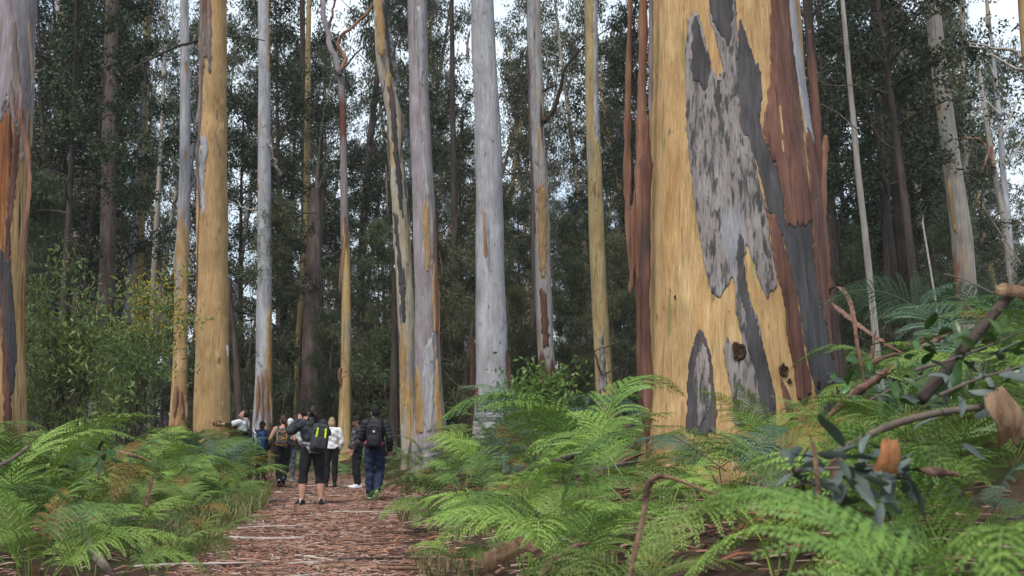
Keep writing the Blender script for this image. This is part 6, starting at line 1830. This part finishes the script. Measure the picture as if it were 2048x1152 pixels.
# 1 the photographer in the capri leggings
p1 = person(622, 1010, 17.8, 1.66, 22, 'person in black jacket and knee-length leggings raising a phone to photograph the trees',
            dict(hiL=(-.10, 0, .92), hiR=(.10, 0, .92), knL=(-.145, .02, .50), knR=(.145, .01, .50), anL=(-.165, -.03, .09), anR=(.165, -.05, .09), toL=(-.21, .13, .03), toR=(.20, .12, .03),
                 elL=(-.37, .12, 1.27), wrL=(-.20, .27, 1.49), elR=(.30, .22, 1.26), wrR=(-.03, .34, 1.47), palmL=(0, .2, 1), palmR=(0, .2, 1), nek=(0, .01, 1.45), hed=(0, .03, 1.60)),
            [('shirt', 'cloth_grey', {'torso': (.02, .35)}, .030), ('leggings', 'cloth_black', {'torso': (-1, .24), 'thigh': (-1, 2), 'calf': (-1, .30)}, .008), ('jacket', 'cloth_jacket', {'torso': (.16, 1.2), 'uarm': (-1, 2), 'farm': (-1, .93), 'neck': (-1, .2)}, .022), ('sock', 'cloth_white', {'calf': (.90, 1.2)}, .004)],
            ('hair_dark', 'tail'), ('shoe_black', 'shoe_black'), bulk=1.17, head_rot=(8, 5), seed=1, curlL=.7, curlR=.7)
backpack(p1, 'charcoal backpack with two lime green stripes on the person taking a photo', (.30, .18, .50), 'pack_charcoal', back=-.155, zc=1.17, xo=.07, roll=.12, tilt=-.05,
         extras=[('stripe', 'trim_lime', [(-.45, 1.02, .62), (-.5, 1.06, .1), (-.5, 1.06, -.15)], .035), ('stripe', 'trim_lime', [(.45, 1.02, .62), (.5, 1.06, .1), (.5, 1.06, -.15)], .035), ('logo', 'trim_pale', [(-.08, 1.0, .60), (.08, 1.0, .60)], .02)])
w_ = wpt(p1[0], (-.13, .37, 1.575))
cm = empty('phone', w_, 'black phone held up to the face of the person taking a photo', 'phone'); cm.rotation_euler = (R(10), 0, p1[0].rotation_euler.z)
obj('phone_body', mk_mesh('phone_body', *(lambda VQ: (VQ[0] * 1.0, VQ[1]))(sqloft(.16, .014, .085, e=.25)), True), M['device'], cm)
V, Q = tube(np.array([(0.05, 0.001, .015), (0.05, .006, .015)]), .012, 12); obj('lens', mk_mesh('lens', V, Q), M['face_dark'], cm)
# 2 the man walking in the puffer jacket
p2 = person(748, 1003, 19.2, 1.70, 2, 'person in black puffer jacket, cap and navy trousers walking away along the path',
            dict(anL=(-.07, -.02, .09), toL=(-.09, .16, .03), knL=(-.085, .03, .50), knR=(.09, .06, .50), anR=(.06, -.20, .17), toR=(.055, -.12, .03), elR=(.27, -.05, 1.13), wrR=(.265, .07, .90), elL=(-.25, .02, 1.14), wrL=(-.13, .20, 1.08), hed=(-.01, .03, 1.60)),
            [('shirt', 'cloth_pink', {'torso': (.06, .35)}, .030), ('trousers', 'cloth_navy', TROU, .024), ('puffer_jacket', 'cloth_puffer', {'torso': (.14, 1.2), 'uarm': (-1, 2), 'farm': (-1, .95), 'neck': (-1, .45)}, .026)],
            ('hair_dark', 'short'), ('shoe_black', 'sole_green'), bulk=1.0, head_rot=(30, 0), cap=('cloth_black', .07, False), seed=2)
backpack(p2, 'small black backpack with pale emblem on the person in the puffer jacket', (.28, .14, .47), 'pack_black', back=-.15, zc=1.18, extras=[('emblem', 'trim_pale', [(-.14, 1.02, .30), (.16, 1.02, .30)], .035), ('side_trim', 'cloth_purple', [(.8, .5, .7), (.9, .5, 0)], .03)])
w_ = wpt(p2[0], (.275, .15, .835)); ph = empty('phone', w_, 'phone carried low in the hand of the person in the puffer jacket', 'phone'); ph.rotation_euler = (R(80), 0, 0.3)
obj('phone_body', mk_mesh('phone_body', *sqloft(.075, .010, .15, e=.25), True), M['trim_pale'], ph)
# 3 the woman in the sun visor
p3 = person(713, 978, 23.2, 1.58, 112, 'person in black brimmed cap, dark jacket and white shoes turned to the side',
            dict(elR=(.24, .03, 1.12), wrR=(.20, .14, .92), elL=(-.24, .03, 1.12), wrL=(-.19, .14, .92), hed=(0, .035, 1.60)),
            [('jacket', 'cloth_purple', FULL, .030), ('trousers', 'cloth_black', TROU, .012), ('vest', 'cloth_dgrey', {'torso': (.2, .9)}, .040)], ('hair_dark', 'short'), ('shoe_white', 'shoe_white'), bulk=1.02, head_rot=(10, 0), cap=('cloth_black', .10, False), seed=3)
# 4 tank-top woman with the orange-trimmed pack
p4 = person(563, 972, 23.6, 1.60, 8, 'person in dark tank top with bare arms and brown ponytail walking on the path',
            dict(knL=(-.08, .06, .50), anL=(-.05, -.14, .16), toL=(-.05, -.05, .04), anR=(.05, -.16, .20), knR=(.075, .05, .5), toR=(.05, -.09, .05), elL=(-.29, -.02, 1.16), wrL=(-.30, .20, 1.12), elR=(.27, -.02, 1.15), wrR=(.24, .18, 1.08), hed=(0, .035, 1.595)),
            [('top', 'cloth_dgrey', {'torso': (.08, .95)}, .018), ('trousers', 'cloth_black', TROU, .016)], ('hair_brown', 'tail'), ('shoe_grey', 'shoe_black'), bulk=1.12, head_rot=(25, 0), seed=4)
backpack(p4, 'grey daypack laced with orange cord on the person in the tank top', (.28, .17, .40), 'pack_grey', back=-.14, zc=1.20,
         extras=[('cord', 'trim_orange', [(-.6, 1.0, .75), (.0, 1.04, .6), (.55, 1.0, .75)], .014), ('cord', 'trim_orange', [(-.72, .98, .6), (-.78, 1.02, 0), (-.7, 1.0, -.6)], .014), ('cord', 'trim_orange', [(.72, .98, .6), (.78, 1.02, 0), (.7, 1.0, -.6)], .014),
                 ('cord', 'trim_orange', [(-.5, 1.3, .1), (.45, 1.3, -.1)], .012), ('cord', 'trim_orange', [(.5, 1.3, -.1), (-.45, 1.3, -.35)], .012), ('trim', 'trim_orange', [(-.9, .9, -.86), (0, 1.2, -.92), (.9, .9, -.86)], .018)])
pole(wpt(p4[0], (.27, .24, 1.02)), Vector(at(586, 0, 23.2)).to_2d().to_3d() + Vector((0, 0, ground_top(at(586, 0, 23.2).x, 23.2))), 'thin trekking pole planted beside the person in the tank top')
# 5 pale haired walker with poles
p5 = person(577, 965, 26.2, 1.56, -6, 'person with white cap, striped top and grey trousers ahead of the tank top walker',
            dict(elR=(.26, .03, 1.14), wrR=(.24, .20, 1.02), elL=(-.26, .03, 1.14), wrL=(-.24, .2, 1.02)),
            [('top', 'cloth_white', FULL, .022), ('trousers', 'cloth_dgrey', TROU, .020), ('vest', 'cloth_jacket', {'torso': (.0, .55)}, .04)], ('hair_white', 'short'), ('shoe_grey', 'shoe_sole'), head_rot=(20, 0), cap=('cloth_white', .06, False), seed=5)
pole(wpt(p5[0], (.30, .24, 1.0)), Vector(at(592, 0, 25.4)).to_2d().to_3d() + Vector((0, 0, ground_top(at(592, 0, 25.4).x, 25.4))), 'dark trekking pole held by the person in the white cap')
# 6 white sleeves behind the photographer
p6 = person(661, 972, 23.6, 1.55, 4, 'person in white long-sleeved top and black leggings half hidden by the photographer',
            dict(elR=(.25, .0, 1.13), wrR=(.20, .08, .92)), [('top', 'cloth_white', FULL, .024), ('leggings', 'cloth_black', TROU, .010)], ('hair_blond', 'bob'), ('shoe_black', 'shoe_black'), head_rot=(-10, 0), seed=6)
# 7 the man by the tree, head back, camera held out
p7 = person(480, 970, 24.6, 1.72, 84, 'person with head tilted back, holding a camera out at arm length beside the ochre gum',
            dict(nek=(0, -.05, 1.44), hed=(0, -.05, 1.575), elL=(-.20, .26, 1.34), wrL=(-.10, .50, 1.36), elR=(.20, .26, 1.34), wrR=(.08, .50, 1.36), palmL=(0, 0, 1), palmR=(0, 0, 1)),
            [('shirt', 'cloth_white', {'torso': (.30, 1.2), 'uarm': (-1, .65)}, .022), ('vest', 'cloth_black', {'torso': (.0, .62)}, .034), ('trousers', 'cloth_black', TROU, .02), ('arm_sleeve', 'cloth_black', {'uarm': (.6, 2), 'farm': (-1, .25)}, .014)], ('hair_dark', 'short'), ('shoe_black', 'shoe_black'), head_rot=(0, 38), seed=7, curlL=.8, curlR=.8)
backpack(p7, 'black sling pack with white strap on the person holding a camera out', (.22, .12, .34), 'pack_black', back=-.15, zc=1.06, extras=[('strap_end', 'trim_pale', [(-.2, 1.02, .6), (-.1, 1.04, -.6)], .03)])
w_ = wpt(p7[0], (0, .60, 1.37)); ca = empty('camera', w_, 'black camera held out at arm length in front of the ochre gum', 'camera'); ca.rotation_euler = (0, 0, p7[0].rotation_euler.z)
obj('camera_body', mk_mesh('camera_body', *sqloft(.17, .09, .13, e=.3), True), M['device'], ca)
V, Q = tube(np.array([(0, 0, 0), (0, .03, 0), (0, .09, 0)]), [.05, .05, .046], 16); obj('lens', mk_mesh('lens', V, Q, True), M['device'], ca)
V, Q = sqloft(.05, .05, .04, e=.4); obj('viewfinder', mk_mesh('viewfinder', V + np.array([0, -.01, .062]), Q, True), M['device'], ca)
# 8 red hair with the white and lime pack
p8 = person(492, 960, 26.4, 1.58, 40, 'person with red-brown hair standing just behind the one with the camera', dict(), [('top', 'cloth_dgrey', FULL, .024), ('trousers', 'cloth_black', TROU, .02)], ('hair_red', 'bob'), ('shoe_black', 'shoe_black'), head_rot=(20, 0), seed=8)
backpack(p8, 'white backpack with lime patch on the red-haired person', (.28, .18, .42), 'pack_white', back=-.13, zc=1.18, extras=[('patch', 'trim_lime', [(-.3, 1.05, .5), (-.1, 1.08, .0)], .07), ('patch', 'trim_lime', [(.35, 1.2, -.1), (.35, 1.2, -.6)], .05)])
# 9 blue pack
p9 = person(521, 955, 28.0, 1.55, -5, 'person in dark cap and dark clothes ahead on the path by the ferns', dict(), [('top', 'cloth_jacket', FULL, .026), ('trousers', 'cloth_black', TROU, .022)], ('hair_brown', 'short'), ('shoe_black', 'shoe_black'), cap=('cloth_black', .06, False), seed=9)
backpack(p9, 'big blue backpack with a pale bottle pocket on the person in dark clothes', (.34, .22, .52), 'pack_blue', back=-.13, zc=1.17, extras=[('bottle_pocket', 'trim_pale', [(-.9, .5, -.1), (-.9, .5, -.7)], .06)])

# ------------------------------------------------------------------ the damp air of the forest
m, nt, out = new_mat('forest_air')
pv = N(nt, 'ShaderNodeVolumePrincipled')
pv.inputs['Color'].default_value = (0.90, 0.93, 0.95, 1)
pv.inputs['Density'].default_value = 0.0004
nt.links.new(pv.outputs[0], out.inputs['Volume'])
HX, HY0, HY1, HZ0, HZ1 = 430.0, -520.0, 545.0, -2.0, 62.0
V = [(x, y, z) for z in (HZ0, HZ1) for y in (HY0, HY1) for x in (-HX, HX)]
Q = np.array([(0, 2, 3, 1), (4, 5, 7, 6), (0, 1, 5, 4), (2, 6, 7, 3), (0, 4, 6, 2), (1, 3, 7, 5)])
hz = stuff(obj('haze', mk_mesh('haze', V, Q), m), 'thin pale air between the far trees', 'haze')
